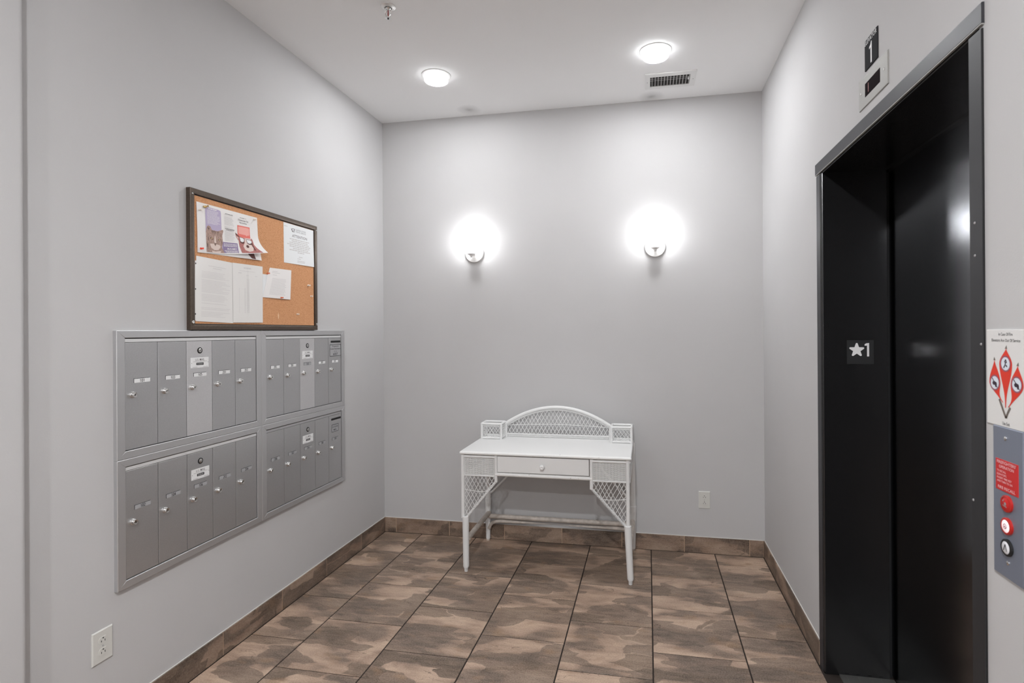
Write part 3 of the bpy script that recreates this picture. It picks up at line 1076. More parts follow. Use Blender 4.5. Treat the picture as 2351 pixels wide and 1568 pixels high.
# ------------------------------------------------------------------ mailboxes
UW, UH = 0.7715, 0.4835
lock_mesh = None


def mailbox_unit(label, yc, zc, numbers, label_mat, slot_door=None, notice=None, light_strip=True, bright_centre=False):
    u = thing('mailbox_unit', label, 'mailbox', 'left', (0.0, yc, zc), group='wall mailboxes')
    fx, ft, fb, fd = 0.034, 0.028, 0.029, 0.0165
    x0, x1, y0, y1 = -UW / 2 + 0.0004, UW / 2 - 0.0004, -UH / 2 + 0.0004, UH / 2 - 0.0004
    a, b, c_, d = x0 + fx, x1 - fx, y0 + fb, y1 - ft
    # mitred trim, each bar with a raised inner ridge
    bars = {'top': [(x0, y1), (x1, y1), (b, d), (a, d)], 'bottom': [(x0, y0), (a, c_), (b, c_), (x1, y0)],
            'side': [(x0, y0), (x0, y1), (a, d), (a, c_)], 'side2': [(x1, y0), (b, c_), (b, d), (x1, y1)]}
    for q in bars.values():
        cx_, cy_ = 0.0, 0.0
        mb = MB()
        inset = []
        mx, my = sum(p[0] for p in q) / 4, sum(p[1] for p in q) / 4
        for (px, py) in q:
            dx, dy = mx - px, my - py
            k = 0.0018 / max(min(abs(dx), abs(dy)), 1e-4)
            inset.append((px + dx * min(k, 0.5) * (1 if abs(dx) < abs(dy) else 0.02), py + dy * min(k, 0.5) * (1 if abs(dy) < abs(dx) else 0.02)))
        n = 4
        v = [(px, py, 0.0) for px, py in q] + [(px, py, fd - 0.0015) for px, py in q] + [(px, py, fd) for px, py in inset]
        f = [(0, 1, 2, 3), (8, 9, 10, 11)]
        for i in range(4):
            j = (i + 1) % 4
            f += [(i, j, 4 + j, 4 + i), (4 + i, 4 + j, 8 + j, 8 + i)]
        mb.add(v, f)
        mb.build('trim_bar', 'alu', u)
    MB().box(a - 0.002, b + 0.002, c_ - 0.002, d + 0.002, 0.0, 0.0035).build('backing', 'gap', u)
    # hinge strip along the top of the doors
    MB().bevbox(a + 0.0022, b - 0.0022, d - 0.0165, d - 0.0035, 0.003, 0.0125, 0.001).build('hinge_strip', 'alu_light' if light_strip else 'alu', u)
    n = len(numbers)
    dw = (b - a - 0.004) / n
    doors = []
    for i, num in enumerate(numbers):
        dx0 = a + 0.002 + i * dw
        gap = 0.0013
        top, bot = d - 0.0180, c_ + 0.0030
        zf = 0.0125
        dm = 'alu_door_light' if (i == 2 and bright_centre) else 'alu_door'
        dr = MB().bevbox(dx0 + gap, dx0 + dw - gap, bot, top, 0.003, zf, 0.0007).build('door', dm, u)
        # lock
        lx, ly = dx0 + 0.029, -0.0025 + random.uniform(-0.001, 0.001)
        lk = MB().lathe([(0.0120, zf - 0.001), (0.0120, zf + 0.003), (0.0105, zf + 0.004), (0.0105, zf + 0.0125), (0.0090, zf + 0.0145), (0.0065, zf + 0.0140)], 22, (lx, ly, 0)).build('lock', 'chrome', dr, True)
        kw = MB()
        ang = random.choice((0.3, 1.2, 1.57, 0.9))
        stroke(kw, [(lx - 0.0045 * math.cos(ang), ly - 0.0045 * math.sin(ang)), (lx + 0.0045 * math.cos(ang), ly + 0.0045 * math.sin(ang))], 0.0022, zf + 0.0146)
        kw.build('keyhole', 'slot', dr)
        # number plate in its dark rebate
        px0, px1, py0, py1 = dx0 + 0.037, dx0 + 0.104, 0.0415, 0.0565
        MB().box(px0 - 0.002, px1, py0, py1 + 0.0016, zf - 0.0005, zf + 0.0003).build('plate_rebate', 'gap', dr)
        lm = label_mat[i] if isinstance(label_mat, (list, tuple)) else label_mat
        MB().box(px0, px1 + 0.001, py0 - 0.0004, py1, zf - 0.0004, zf + 0.0008).build('number_plate', lm, dr)
        mb = MB()
        digits(mb, num, (px0 + px1) / 2, py0 + 0.0018, 0.0112, zf + 0.0010)
        mb.build('number', 'ink', dr)
        doors.append((dr, dx0))
        if i == 2:
            mx = dx0 + dw / 2
            MB().lathe([(0.0135, zf - 0.001), (0.0135, zf + 0.0012), (0.0115, zf + 0.0016), (0.0115, zf + 0.0004)], 24, (mx, 0.154, 0)).build('lock_ring', 'gap', dr, True)
            MB().lathe([(0.0090, zf - 0.001), (0.0090, zf + 0.0022), (0.0070, zf + 0.0030)], 20, (mx - 0.0006, 0.1545, 0)).build('master_lock', 'chrome', dr, True)
            kw = MB()
            stroke(kw, [(mx - 0.0015, 0.150), (mx + 0.0005, 0.159)], 0.0024, zf + 0.0032)
            kw.build('master_keyhole', 'slot', dr)
            tg = MB().bevbox(mx - 0.0485, mx + 0.0485, 0.0785, 0.1235, zf - 0.0005, zf + 0.0010, 0.0004).build('mail_tag', 'label_white', dr)
            mb = MB()
            letter(mb, 'U.S. MAIL', mx, 0.1095, 0.0098, zf + 0.0012, width=0.050)
            mb.build('tag_lettering', 'ink_mid', dr)
            mb = MB()
            rg = random.Random(3)
            words(mb, mx - 0.037, mx + 0.038, 0.1055, 0.0011, zf + 0.0012, rg)
            words(mb, mx - 0.040, mx - 0.014, 0.0818, 0.0011, zf + 0.0012, rg)
            words(mb, mx + 0.018, mx + 0.042, 0.0818, 0.0011, zf + 0.0012, rg)
            mb.flat(circle_pts(mx - 0.0445, 0.100, 0.0016, n=8), zf + 0.0012)
            mb.flat(circle_pts(mx + 0.0445, 0.102, 0.0016, n=8), zf + 0.0012)
            mb.build('tag_print', 'ink_mid', dr)
            MB().box(mx - 0.0195, mx + 0.0195, 0.0905, 0.1010, zf, zf + 0.0013).build('maker_badge', 'ink', dr)
            mb = MB()
            letter(mb, 'SALSBURY', mx, 0.0935, 0.0045, zf + 0.0015, width=0.032)
            mb.build('badge_lettering', 'label_white', dr)
        if slot_door == i:
            s0, s1 = dx0 + 0.026, dx0 + 0.139 - 0.004
            q = []
            for k in range(12):
                ang = PI / 2 + PI * k / 11
                q.append((s0 + 0.006 + 0.006 * math.cos(ang), 0.1715 + 0.0062 * math.sin(ang)))
            for k in range(12):
                ang = -PI / 2 + PI * k / 11
                q.append((s1 - 0.006 + 0.006 * math.cos(ang), 0.1715 + 0.0062 * math.sin(ang)))
            MB().prism(q, zf - 0.0005, zf + 0.0004).build('letter_slot', 'slot', dr)
            nx0, nx1, ny0, ny1, lines = notice
            nx0 += dx0
            nx1 += dx0
            MB().box(nx0, nx1, ny0, ny1, zf - 0.0002, zf + 0.0004).build('notice', 'label_grey', dr)
            mb = MB()
            stroke(mb, [(nx0, ny0), (nx1, ny0), (nx1, ny1), (nx0, ny1), (nx0, ny0)], 0.0024, zf + 0.0006)
            hh = ny1 - ny0
            for (s, fy, fh, wf) in lines:
                letter(mb, s, (nx0 + nx1) / 2, ny0 + fy * hh, fh * hh, zf + 0.0006, width=wf * (nx1 - nx0))
            mb.build('notice_print', 'ink', dr)
    return u


YL, YR = -1.3375 - UW / 2, -1.3375 + UW / 2
ZU, ZL = 1.0170 + UH / 2, 1.0170 - UH / 2
mailbox_unit('upper aluminium mailbox bank with doors 101 to 203', YL, ZU, ['101', '103', '105', '201', '203'], 'label_white', bright_centre=True)
mailbox_unit('upper aluminium mailbox bank with doors 205 to 307 and outgoing slot', YR, ZU, ['205', '301', '303', '305', '307'], ['label_white', 'label_white', 'label_grey', 'label_white', 'label_white'], 4,
             (0.016, 0.138, 0.082, 0.152, [('Property &', 0.80, 0.13, 0.55), ('Condo Association', 0.58, 0.13, 0.92), ('drop', 0.40, 0.06, 0.28), ('#307', 0.08, 0.20, 0.42)]), bright_centre=True)
mailbox_unit('lower aluminium mailbox bank with doors 102 to 204', YL, ZL, ['102', '104', '106', '202', '204'], 'label_grey')
mailbox_unit('lower aluminium mailbox bank with doors 206 to 308 and outgoing slot', YR, ZL, ['206', '302', '304', '306', '308'], 'label_grey', 4,
             (0.033, 0.106, 0.093, 0.137, [('OUTGOING', 0.58, 0.20, 0.85), ('MAIL', 0.16, 0.24, 0.45)]), False)

# ------------------------------------------------------------------ cork board and what is pinned to it
BY0, BY1, BZ0, BZ1 = -1.7785, -0.8640, 1.5030, 2.1150
bc = ((BY0 + BY1) / 2, (BZ0 + BZ1) / 2)
bw, bh = (BY1 - BY0) / 2, (BZ1 - BZ0) / 2
cb = thing('cork_board', 'framed cork notice board above the mailboxes', 'notice board', 'left', (0.0, bc[0], bc[1]))
MB().box(-bw + 0.01, bw - 0.01, -bh + 0.01, bh - 0.01, 0.0, 0.0145).build('cork_panel', 'cork', cb)
fwid = 0.0235
prof = [(0.0, 0.0), (0.0, 0.0205), (0.0012, 0.0217), (0.012, 0.0220), (fwid - 0.003, 0.0210), (fwid, 0.0195), (fwid, 0.0)]
cor = [(-1, -1), (1, -1), (1, 1), (-1, 1)]
for s in range(4):
    c0, c1 = cor[s], cor[(s + 1) % 4]
    v = []
    for c_ in (c0, c1):
        for (t, h) in prof:
            v.append((c_[0] * (bw - t), c_[1] * (bh - t), h))
    n = len(prof)
    f = [tuple(range(n)), tuple(range(2 * n - 1, n - 1, -1))] + [(i, (i + 1) % n, n + (i + 1) % n, n + i) for i in range(n)]
    MB().add(v, f).build('frame_bar', 'board_frame', cb, True)
for s in range(4):  # dark strips paint the shadow line between frame and cork
    c0, c1 = cor[s], cor[(s + 1) % 4]
    t = fwid + 0.0022
    if c0[1] == c1[1]:
        y = c0[1] * (bh - fwid)
        MB().box(-bw + fwid, bw - fwid, min(y, y - c0[1] * 0.0035), max(y, y - c0[1] * 0.0035), 0.0140, 0.0152).build('shadow_line', 'gap', cb)
    else:
        x = c0[0] * (bw - fwid)
        MB().box(min(x, x - c0[0] * 0.003), max(x, x - c0[0] * 0.003), -bh + fwid, bh - fwid, 0.0140, 0.0152).build('shadow_line', 'gap', cb)
for (y, z) in ((-1.7675, 2.0905), (-1.7670, 1.5370), (-0.8740, 1.5360), (-0.8750, 2.0900)):
    r = 0.0075 if z < 1.6 else 0.0045
    MB().lathe([(r, 0.019), (r, 0.0235), (r * 0.7, 0.0255), (r * 0.3, 0.0245)], 16, (y - bc[0], z - bc[1], 0)).build('screw_cap', 'chrome', cb, True)
mb = MB()
mb.add([(x - bc[0], z - bc[1], 0.0147) for x, z in ((-1.2055, 1.5975), (-1.2005, 1.5800), (-1.2020, 1.5600), (-1.2070, 1.5640), (-1.2085, 1.5800))], [(0, 1, 2, 3, 4)])
mb.build('torn_patch', plain('bare_cork_scar', srgb(232, 200, 164), 0.9), cb, keep=True)
XS = 0.0146                       # cork surface


def sheet(name, label, cat, corners, mat, h0, curl=None, group=None, nx=14, ny=12):
    """paper pinned on the cork; corners TL, TR, BR, BL in wall (y, z); curl(u, v) gives lift, v 0 at the top"""
    cy, cz = sum(c[0] for c in corners) / 4, sum(c[1] for c in corners) / 4
    root = thing(name, label, cat, 'left', (XS + h0, cy, cz), group=group)

    def at(u, v, dz=0.0):
        tl, tr, br, bl = corners
        y = (tl[0] * (1 - u) + tr[0] * u) * (1 - v) + (bl[0] * (1 - u) + br[0] * u) * v
        z = (tl[1] * (1 - u) + tr[1] * u) * (1 - v) + (bl[1] * (1 - u) + br[1] * u) * v
        l, sy, sz = curl(u, v) if curl else (0.0, 0.0, 0.0)
        return (y - cy + sy, z - cz + sz, l + dz)

    vs_, fs_ = [], []
    for j in range(ny + 1):
        for i in range(nx + 1):
            vs_.append(at(i / nx, j / ny, 0.0003))
    m_ = nx + 1
    for j in range(ny):
        for i in range(nx):
            fs_.append((j * m_ + i, (j + 1) * m_ + i, (j + 1) * m_ + i + 1, j * m_ + i + 1))
    nv = len(vs_)
    vs_ += [(a, b, c_ - 0.0003) for a, b, c_ in vs_]
    fs_ += [tuple(nv + i for i in reversed(f)) for f in list(fs_)]
    edge = [i for i in range(m_)] + [j * m_ + nx for j in range(1, ny + 1)] + [ny * m_ + i for i in range(nx - 1, -1, -1)] + [j * m_ for j in range(ny - 1, 0, -1)]
    fs_ += [(a, b, nv + b, nv + a) for a, b in zip(edge, edge[1:] + edge[:1])]
    MB().add(vs_, fs_).build('page', mat, root, True)
    return root, at


def printed(at, dz):
    """returns an adder of polygons given in sheet coordinates (u right, v down)"""
    def poly(mb, pts):
        tris = tessellate_polygon([[Vector((u, v, 0)) for u, v in pts]])
        out = [[pts[i] for i in t] for t in tris]
        for _ in range(3):                   # fine enough to follow the curl of the sheet
            nxt = []
            for a, b, c_ in out:
                ab, bc_, ca = [((p[0] + q[0]) / 2, (p[1] + q[1]) / 2) for p, q in ((a, b), (b, c_), (c_, a))]
                nxt += [[a, ab, ca], [ab, b, bc_], [ca, bc_, c_], [ab, bc_, ca]]
            out = nxt
        for t in out:
            mb.add([at(u, v, dz) for u, v in t], [(0, 1, 2)])
    return poly


def line_print(mb, at, u0, u1, v, h, dz, rng, gap=0.5):
    u = u0
    while u < u1 - h * 0.5:
        w = min(u1 - u, h * rng.uniform(1.5, 4.5))
        mb.add([at(u, v, dz), at(u, v + h, dz), at(u + w, v + h, dz), at(u + w, v, dz)], [(0, 1, 2, 3)])
        u += w + h * gap


def sheet_text(mb, at, s, u, v, h, dz, width, asp):
    """lettering on a sheet: centre u, baseline v, cap height h (in v), total width in u"""
    vs_, fs_, w, cx = text_verts(s)
    mb.add([at(u + (a - cx) * width / w, v - b * h / 0.70, dz) for a, b in vs_], fs_)


rng = random.Random(11)


# lower flyer, peeking out under the brochure
def curl_b(u, v):
    l = 0.010 * max(0, v - 0.5) * max(0, u - 0.3) * 2
    return (l, 0, 0)


root, at = sheet('flyer', 'white flyer half hidden under the pet brochure', 'paper', [(-1.735, 2.055), (-1.372, 2.060), (-1.340, 1.8545), (-1.7355, 1.8420)], 'paper', 0.0004, curl_b)
P = printed(at, 0.0006)
mb = MB()
P(mb, [(0.78, 0.90), (0.83, 0.98), (0.90, 0.99), (0.87, 0.80), (0.80, 0.70), (0.72, 0.72)])
mb.build('print', 'dog_dark', root, keep=True)


# brochure with its lower right corner curling off the board
def curl_a(u, v):
    t = max(0.0, (u - 0.35) / 0.65) * max(0.0, (v - 0.45) / 0.55)
    l = 0.034 * t ** 1.7
    w = 0.0025 * math.sin(u * 7) * v
    return (l + 0.0012 + w * 0.5 + 0.0012 * v, 0.024 * max(0.0, t) ** 2.2, 0.022 * t ** 1.6)


root, at = sheet('brochure', 'pet care brochure with a tabby cat and a dog in sunglasses', 'paper', [(-1.7417, 2.0619), (-1.3660, 2.0659), (-1.3560, 1.8720), (-1.7355, 1.8409)], 'paper', 0.0010, curl_a, nx=22, ny=18)
dz = 0.0009
P = printed(at, dz)


def grid_quad(mb, u0, v0, u1, v1, dz, n=8, m=8):
    for i in range(n):
        for j in range(m):
            a, b = u0 + (u1 - u0) * i / n, u0 + (u1 - u0) * (i + 1) / n
            c_, d = v0 + (v1 - v0) * j / m, v0 + (v1 - v0) * (j + 1) / m
            mb.add([at(a, c_, dz), at(a, d, dz), at(b, d, dz), at(b, c_, dz)], [(0, 1, 2, 3)])


mb = MB()
P(mb, [(0.122, 0.055), (0.122, 0.42), (0.365, 0.42), (0.365, 0.115), (0.358, 0.075), (0.33, 0.058)])
grid_quad(mb, 0.122, 0.42, 0.365, 0.97, dz, 4, 6)
P(mb, [(0.365, 0.72), (0.365, 0.97), (0.385, 0.97), (0.385, 0.72)])
mb.build('lilac_panel', 'lilac', root, keep=True)
mb = MB()
grid_quad(mb, 0.375, 0.735, 0.615, 0.975, dz * 1.05, 6, 5)
mb.build('lilac_band', 'lilac_dark', root, keep=True)
mb = MB()
for i in range(12):
    line_print(mb, at, 0.150, 0.150 + rng.uniform(0.15, 0.195), 0.115 + i * 0.024, 0.008, dz * 1.4, rng)
line_print(mb, at, 0.165, 0.31, 0.072, 0.018, dz * 1.4, rng, 0.3)
for i in range(3):
    line_print(mb, at, 0.39, 0.60, 0.765 + i * 0.026, 0.011, dz * 1.5, rng, 0.4)
for i in range(3):
    line_print(mb, at, 0.40 + i * 0.015, 0.60, 0.918 + i * 0.022, 0.010, dz * 1.5, rng, 0.4)
sheet_text(mb, at, 'McKAMEY', 0.520, 0.898, 0.040, dz * 1.6, 0.150, 1)
ringp = circle_pts(0.415, 0.875, 0.017, 0.032, 14)
P(mb, ringp)
mb.build('white_print', 'paper', root, keep=True)
mb = MB()
for i in range(30):
    if i in (1, 12, 16):
        continue
    line_print(mb, at, 0.415, 0.415 + rng.uniform(0.12, 0.165), 0.125 + i * 0.0195, 0.0055, dz * 1.4, rng)
mb.build('body_print', 'ink_faint', root, keep=True)
mb = MB()
line_print(mb, at, 0.43, 0.565, 0.095, 0.010, dz * 1.5, rng, 0.3)
line_print(mb, at, 0.42, 0.58, 0.425, 0.010, dz * 1.5, rng, 0.3)
line_print(mb, at, 0.44, 0.57, 0.448, 0.010, dz * 1.5, rng, 0.3)
sheet_text(mb, at, 'WELCOME TO A', 0.735, 0.118, 0.022, dz * 1.6, 0.115, 1)
sheet_text(mb, at, 'Chattanooga City', 0.738, 0.180, 0.036, dz * 1.6, 0.180, 1)
sheet_text(mb, at, 'Pet License', 0.735, 0.240, 0.036, dz * 1.6, 0.125, 1)
mb.build('heading_print', 'ink_mid', root, keep=True)
mb = MB()
grid_quad(mb, 0.632, 0.295, 0.850, 0.580, dz, 6, 5)
mb.build('salmon_panel', 'salmon', root, keep=True)
mb = MB()
printed(at, dz * 1.4)(mb, [(0.652, 0.320), (0.645, 0.340), (0.645, 0.470), (0.655, 0.495), (0.770, 0.505), (0.785, 0.535), (0.795, 0.508), (0.825, 0.505), (0.838, 0.480), (0.838, 0.345), (0.828, 0.322)])
mb.build('speech_bubble', 'salmon_pale', root, keep=True)
# cat
mb = MB()
printed(at, dz * 1.2)(mb, [(0.122, 0.98), (0.122, 0.56), (0.140, 0.455), (0.160, 0.430), (0.190, 0.445), (0.215, 0.515), (0.300, 0.520), (0.352, 0.490), (0.385, 0.470), (0.392, 0.500), (0.372, 0.600), (0.378, 0.75), (0.360, 0.86), (0.400, 0.98)])
mb.build('cat_fur', 'cat_brown', root, keep=True)
mb = MB()
Pc = printed(at, dz * 1.35)
for q in ([(0.205, 0.53), (0.215, 0.60), (0.222, 0.53)], [(0.235, 0.525), (0.243, 0.61), (0.252, 0.525)], [(0.265, 0.527), (0.270, 0.60), (0.280, 0.528)], [(0.295, 0.528), (0.300, 0.60), (0.310, 0.525)],
          [(0.160, 0.62), (0.150, 0.70), (0.168, 0.78), (0.160, 0.70)], [(0.355, 0.66), (0.365, 0.74), (0.350, 0.82), (0.357, 0.74)], [(0.130, 0.80), (0.140, 0.93), (0.150, 0.82)],
          [(0.180, 0.680), (0.190, 0.665), (0.225, 0.690), (0.222, 0.715), (0.195, 0.705)], [(0.300, 0.715), (0.305, 0.690), (0.335, 0.685), (0.345, 0.700), (0.325, 0.715)],
          [(0.150, 0.455), (0.158, 0.52), (0.178, 0.50)], [(0.240, 0.785), (0.255, 0.815), (0.272, 0.785)], [(0.250, 0.81), (0.256, 0.84), (0.262, 0.81)]):
    Pc(mb, q)
mb.build('cat_markings', 'cat_dark', root, keep=True)
mb = MB()
for q in ([(0.250, 0.63), (0.240, 0.76), (0.256, 0.785), (0.272, 0.76), (0.262, 0.63)], [(0.175, 0.80), (0.190, 0.88), (0.240, 0.93), (0.300, 0.92), (0.335, 0.86), (0.330, 0.82), (0.275, 0.80), (0.256, 0.845), (0.235, 0.80)],
          [(0.195, 0.945), (0.215, 0.985), (0.330, 0.985), (0.345, 0.935), (0.260, 0.955)]):
    Pc(mb, q)
mb.build('cat_muzzle', 'cat_pale', root, keep=True)
mb = MB()
Pe = printed(at, dz * 1.6)
Pe(mb, circle_pts(0.205, 0.690, 0.011, 0.014, 12))
Pe(mb, circle_pts(0.322, 0.701, 0.011, 0.013, 12))
mb.build('cat_eyes', 'eye', root, keep=True)
# dog
mb = MB()
printed(at, dz * 1.2)(mb, [(0.590, 0.480), (0.605, 0.59), (0.640, 0.66), (0.640, 0.80), (0.660, 0.97), (0.800, 0.985), (0.945, 0.985), (0.905, 0.85), (0.880, 0.74), (0.882, 0.62), (0.868, 0.565), (0.845, 0.605), (0.790, 0.600), (0.700, 0.575), (0.660, 0.555)])
mb.build('dog_fur', 'dog_red', root, keep=True)
mb = MB()
for q in ([(0.745, 0.60), (0.735, 0.70), (0.700, 0.80), (0.720, 0.90), (0.770, 0.945), (0.825, 0.93), (0.850, 0.84), (0.830, 0.74), (0.795, 0.70), (0.780, 0.60)], [(0.604, 0.55), (0.622, 0.62), (0.642, 0.60)]):
    Pc(mb, q)
mb.build('dog_muzzle', 'cat_pale', root, keep=True)
mb = MB()
Pd = printed(at, dz * 1.7)
for q in (circle_pts(0.768, 0.800, 0.022, 0.040, 14), [(0.655, 0.575), (0.662, 0.70), (0.690, 0.735), (0.725, 0.725), (0.738, 0.62), (0.715, 0.585)], [(0.765, 0.612), (0.775, 0.72), (0.805, 0.755), (0.845, 0.745), (0.862, 0.66), (0.845, 0.62)],
          [(0.590, 0.480), (0.600, 0.53), (0.655, 0.570), (0.658, 0.555)], [(0.845, 0.70), (0.850, 0.93), (0.865, 0.90), (0.860, 0.70)]):
    Pd(mb, q)
mb.build('dog_dark_print', 'dog_dark', root, keep=True)
mb = MB()
Pg = printed(at, dz * 2.0)
for q in ([(0.660, 0.580), (0.667, 0.675), (0.692, 0.695), (0.722, 0.680), (0.732, 0.62), (0.712, 0.590)], [(0.771, 0.617), (0.781, 0.70), (0.807, 0.725), (0.842, 0.705), (0.856, 0.66), (0.842, 0.625)]):
    Pg(mb, q)
mb.build('sunglass_lenses', 'paper_cool', root, keep=True)

# lower left: two pages in clear sleeves
def curl_c(u, v):
    return (0.0012 + 0.0015 * math.sin(u * PI) * (1 - v * 0.5), 0, 0)


root, at = sheet('sleeved_page', 'typed page in a punched clear sleeve under the brochure', 'paper', [(-1.7430, 1.8255), (-1.5110, 1.8190), (-1.5292, 1.5349), (-1.7470, 1.5406)], 'sleeve', 0.0004, curl_c)
mb = MB()
line_print(mb, at, 0.28, 0.73, 0.115, 0.010, 0.0005, rng, 0.4)
line_print(mb, at, 0.40, 0.62, 0.145, 0.010, 0.0005, rng, 0.4)
v = 0.215
while v < 0.93:
    if rng.random() > 0.1:
        line_print(mb, at, 0.13, rng.uniform(0.62, 0.90), v, 0.007, 0.0005, rng)
    v += 0.0225
mb.build('print', 'ink_faint', root, keep=True)
mb = MB()
P = printed(at, 0.0003)
P(mb, [(-0.030, 0.075), (-0.026, 0.99), (0.0, 0.99), (0.0, 0.075)])
mb.build('punched_strip', 'sleeve', root, keep=True)
mb = MB()
P = printed(at, 0.0006)
for v in (0.12, 0.51, 0.89):
    P(mb, circle_pts(-0.013, v, 0.012, 0.013, 12))
mb.build('punch_holes', 'ink', root, keep=True)


def curl_d(u, v):
    return (0.0022 + 0.002 * math.sin(u * PI), 0, 0)


root, at = sheet('sleeved_page', 'faint table page in a clear sleeve beside the typed page', 'paper', [(-1.5333, 1.8206), (-1.3287, 1.8252), (-1.3294, 1.5401), (-1.5310, 1.5373)], 'sleeve', 0.0010, curl_d)
mb = MB()
line_print(mb, at, 0.34, 0.60, 0.055, 0.022, 0.0005, rng, 0.25)
line_print(mb, at, 0.20, 0.72, 0.115, 0.008, 0.0005, rng, 0.4)
line_print(mb, at, 0.17, 0.27, 0.150, 0.014, 0.0005, rng, 0.4)
line_print(mb, at, 0.42, 0.50, 0.185, 0.010, 0.0005, rng, 0.4)
line_print(mb, at, 0.72, 0.80, 0.185, 0.010, 0.0005, rng, 0.4)
v = 0.25
while v < 0.84:
    for (a, b) in ((0.185, 0.205), (0.36, 0.40), (0.44, 0.52)):
        if v > 0.40 or a > 0.4:
            line_print(mb, at, a, b, v, 0.008, 0.0005, rng)
    v += 0.0185
mb.build('print', 'ink_faint', root, keep=True)

# small notes
def curl_e(u, v):
    return (0.004 * math.sin(u * 2.0), 0, 0)


root, at = sheet('note', 'blank grey white slip tucked behind the small letter', 'paper', [(-1.3330, 1.7882), (-1.2700, 1.7892), (-1.2700, 1.6750), (-1.3330, 1.6700)], 'paper_cool', 0.0006, None, nx=4, ny=4)
root, at = sheet('note', 'small typed letter folded on a slant beside the sleeved pages', 'paper', [(-1.2725, 1.8264), (-1.1025, 1.8305), (-1.1126, 1.6691), (-1.3290, 1.6698)], 'paper', 0.0014, curl_e)
mb = MB()
line_print(mb, at, 0.14, 0.36, 0.10, 0.016, 0.0005, rng, 0.3)
line_print(mb, at, 0.14, 0.48, 0.15, 0.014, 0.0005, rng, 0.3)
line_print(mb, at, 0.18, 0.36, 0.22, 0.014, 0.0005, rng, 0.3)
v = 0.34
while v < 0.90:
    line_print(mb, at, 0.20, rng.uniform(0.74, 0.80), v, 0.012, 0.0005, rng)
    v += 0.038
mb.build('print', 'ink_faint', root, keep=True)


# postal notice
def curl_f(u, v):
    return (0.006 * max(0, v - 0.3) * u, 0, 0)


root, at = sheet('postal_notice', 'white postal notice headed ATTENTION in the board corner', 'paper', [(-1.1605, 2.0860), (-0.8925, 2.0860), (-0.8930, 1.8724), (-1.1581, 1.8676)], 'paper_cool', 0.0006, curl_f)
mb = MB()
P = printed(at, 0.0005)
P(mb, [(0.235, 0.115), (0.275, 0.190), (0.345, 0.190), (0.362, 0.100), (0.300, 0.100)])
mb.build('emblem', 'ink_mid', root, keep=True)
mb = MB()
P = printed(at, 0.0008)
P(mb, [(0.262, 0.118), (0.285, 0.165), (0.345, 0.135), (0.330, 0.112)])
P(mb, [(0.285, 0.178), (0.335, 0.183), (0.345, 0.155)])
mb.build('emblem_light', 'paper_cool', root, keep=True)
mb = MB()
sheet_text(mb, at, 'UNITED STATES', 0.560, 0.130, 0.036, 0.0005, 0.34, 1)
sheet_text(mb, at, 'POSTAL SERVICE', 0.560, 0.180, 0.036, 0.0005, 0.34, 1)
mb.build('sender_lettering', 'ink_grey', root, keep=True)
mb = MB()
sheet_text(mb, at, 'ATTENTION', 0.520, 0.318, 0.070, 0.0005, 0.50, 1)
mb.build('heading', 'ink_mid', root, keep=True)
mb = MB()
for i, (a, b) in enumerate(((0.19, 0.84), (0.25, 0.80), (0.18, 0.84), (0.11, 0.90), (0.18, 0.86), (0.29, 0.80), (0.18, 0.86), (0.44, 0.66))):
    line_print(mb, at, a, b, 0.360 + i * 0.046, 0.024, 0.0005, rng, 0.45)
line_print(mb, at, 0.48, 0.60, 0.795, 0.018, 0.0005, rng, 0.4)
line_print(mb, at, 0.43, 0.55, 0.845, 0.016, 0.0005, rng, 0.4)
line_print(mb, at, 0.43, 0.68, 0.900, 0.016, 0.0005, rng, 0.4)
line_print(mb, at, 0.43, 0.68, 0.935, 0.014, 0.0005, rng, 0.4)
line_print(mb, at, 0.02, 0.12, 0.075, 0.016, 0.0005, rng, 0.4)
mb.build('body_print', 'ink_faint', root, keep=True)


# push pins
def pin(y, z, lift, mat, label, group, tilt=(0.0, 0.0)):
    s = thing('push_pin', label, 'push pin', 'left', (XS + lift, y, z), group=group)
    MB().lathe([(0.0048, 0.0005), (0.0048, 0.0020), (0.0028, 0.0034), (0.0024, 0.0085), (0.0042, 0.0105), (0.0042, 0.0125)], 14).build('head', mat, s, True)
    MB().lathe([(0.0005, -0.003), (0.0005, 0.0008)], 6).build('needle', 'chrome', s)
    s.rotation_euler = (s.matrix_world.to_3x3() @ Matrix.Rotation(tilt[0], 3, 'X') @ Matrix.Rotation(tilt[1], 3, 'Y')).to_euler()
    return s


gp = 'pins on the cork board'
pin(-0.9484, 1.7598, 0.0, 'clear_pin', 'clear push pin stuck in bare cork below the postal notice', gp)
pin(-0.9430, 1.7630, 0.0, 'clear_pin', 'clear push pin touching its twin below the postal notice', gp, (0.2, 0.2))
pin(-0.9211, 1.6997, 0.0, 'clear_pin', 'clear push pin alone beside the board frame under the postal notice', gp)
pin(-1.0480, 1.5913, 0.0, 'clear_pin', 'clear push pin in the empty lower corner of the cork', gp)
pin(-1.3880, 2.0530, 0.0030, 'clear_pin', 'clear push pin at the top corner of the brochure over the dog', gp)
pin(-1.7260, 2.0290, 0.0030, 'clear_pin', 'clear push pin in the white margin of the brochure', gp)
pin(-1.7040, 2.0480, 0.0034, 'gold', 'brass push pin holding the lilac corner of the brochure', gp, (0.3, 0.5))
pin(-1.6930, 2.0500, 0.0034, 'gold', 'second brass push pin leaning on the lilac panel of the brochure', gp, (-0.3, 0.4))
pin(-1.7220, 1.8594, 0.0052, 'red_pin', 'scarlet push pin at the foot of the brochure by the cat', gp)
pin(-1.1914, 1.6750, 0.0060, 'orange_pin', 'orange push pin through the foot of the small letter', gp)
pin(-1.2900, 1.7950, 0.0010, 'orange_pin', 'orange push pin over the slip behind the small letter', gp)

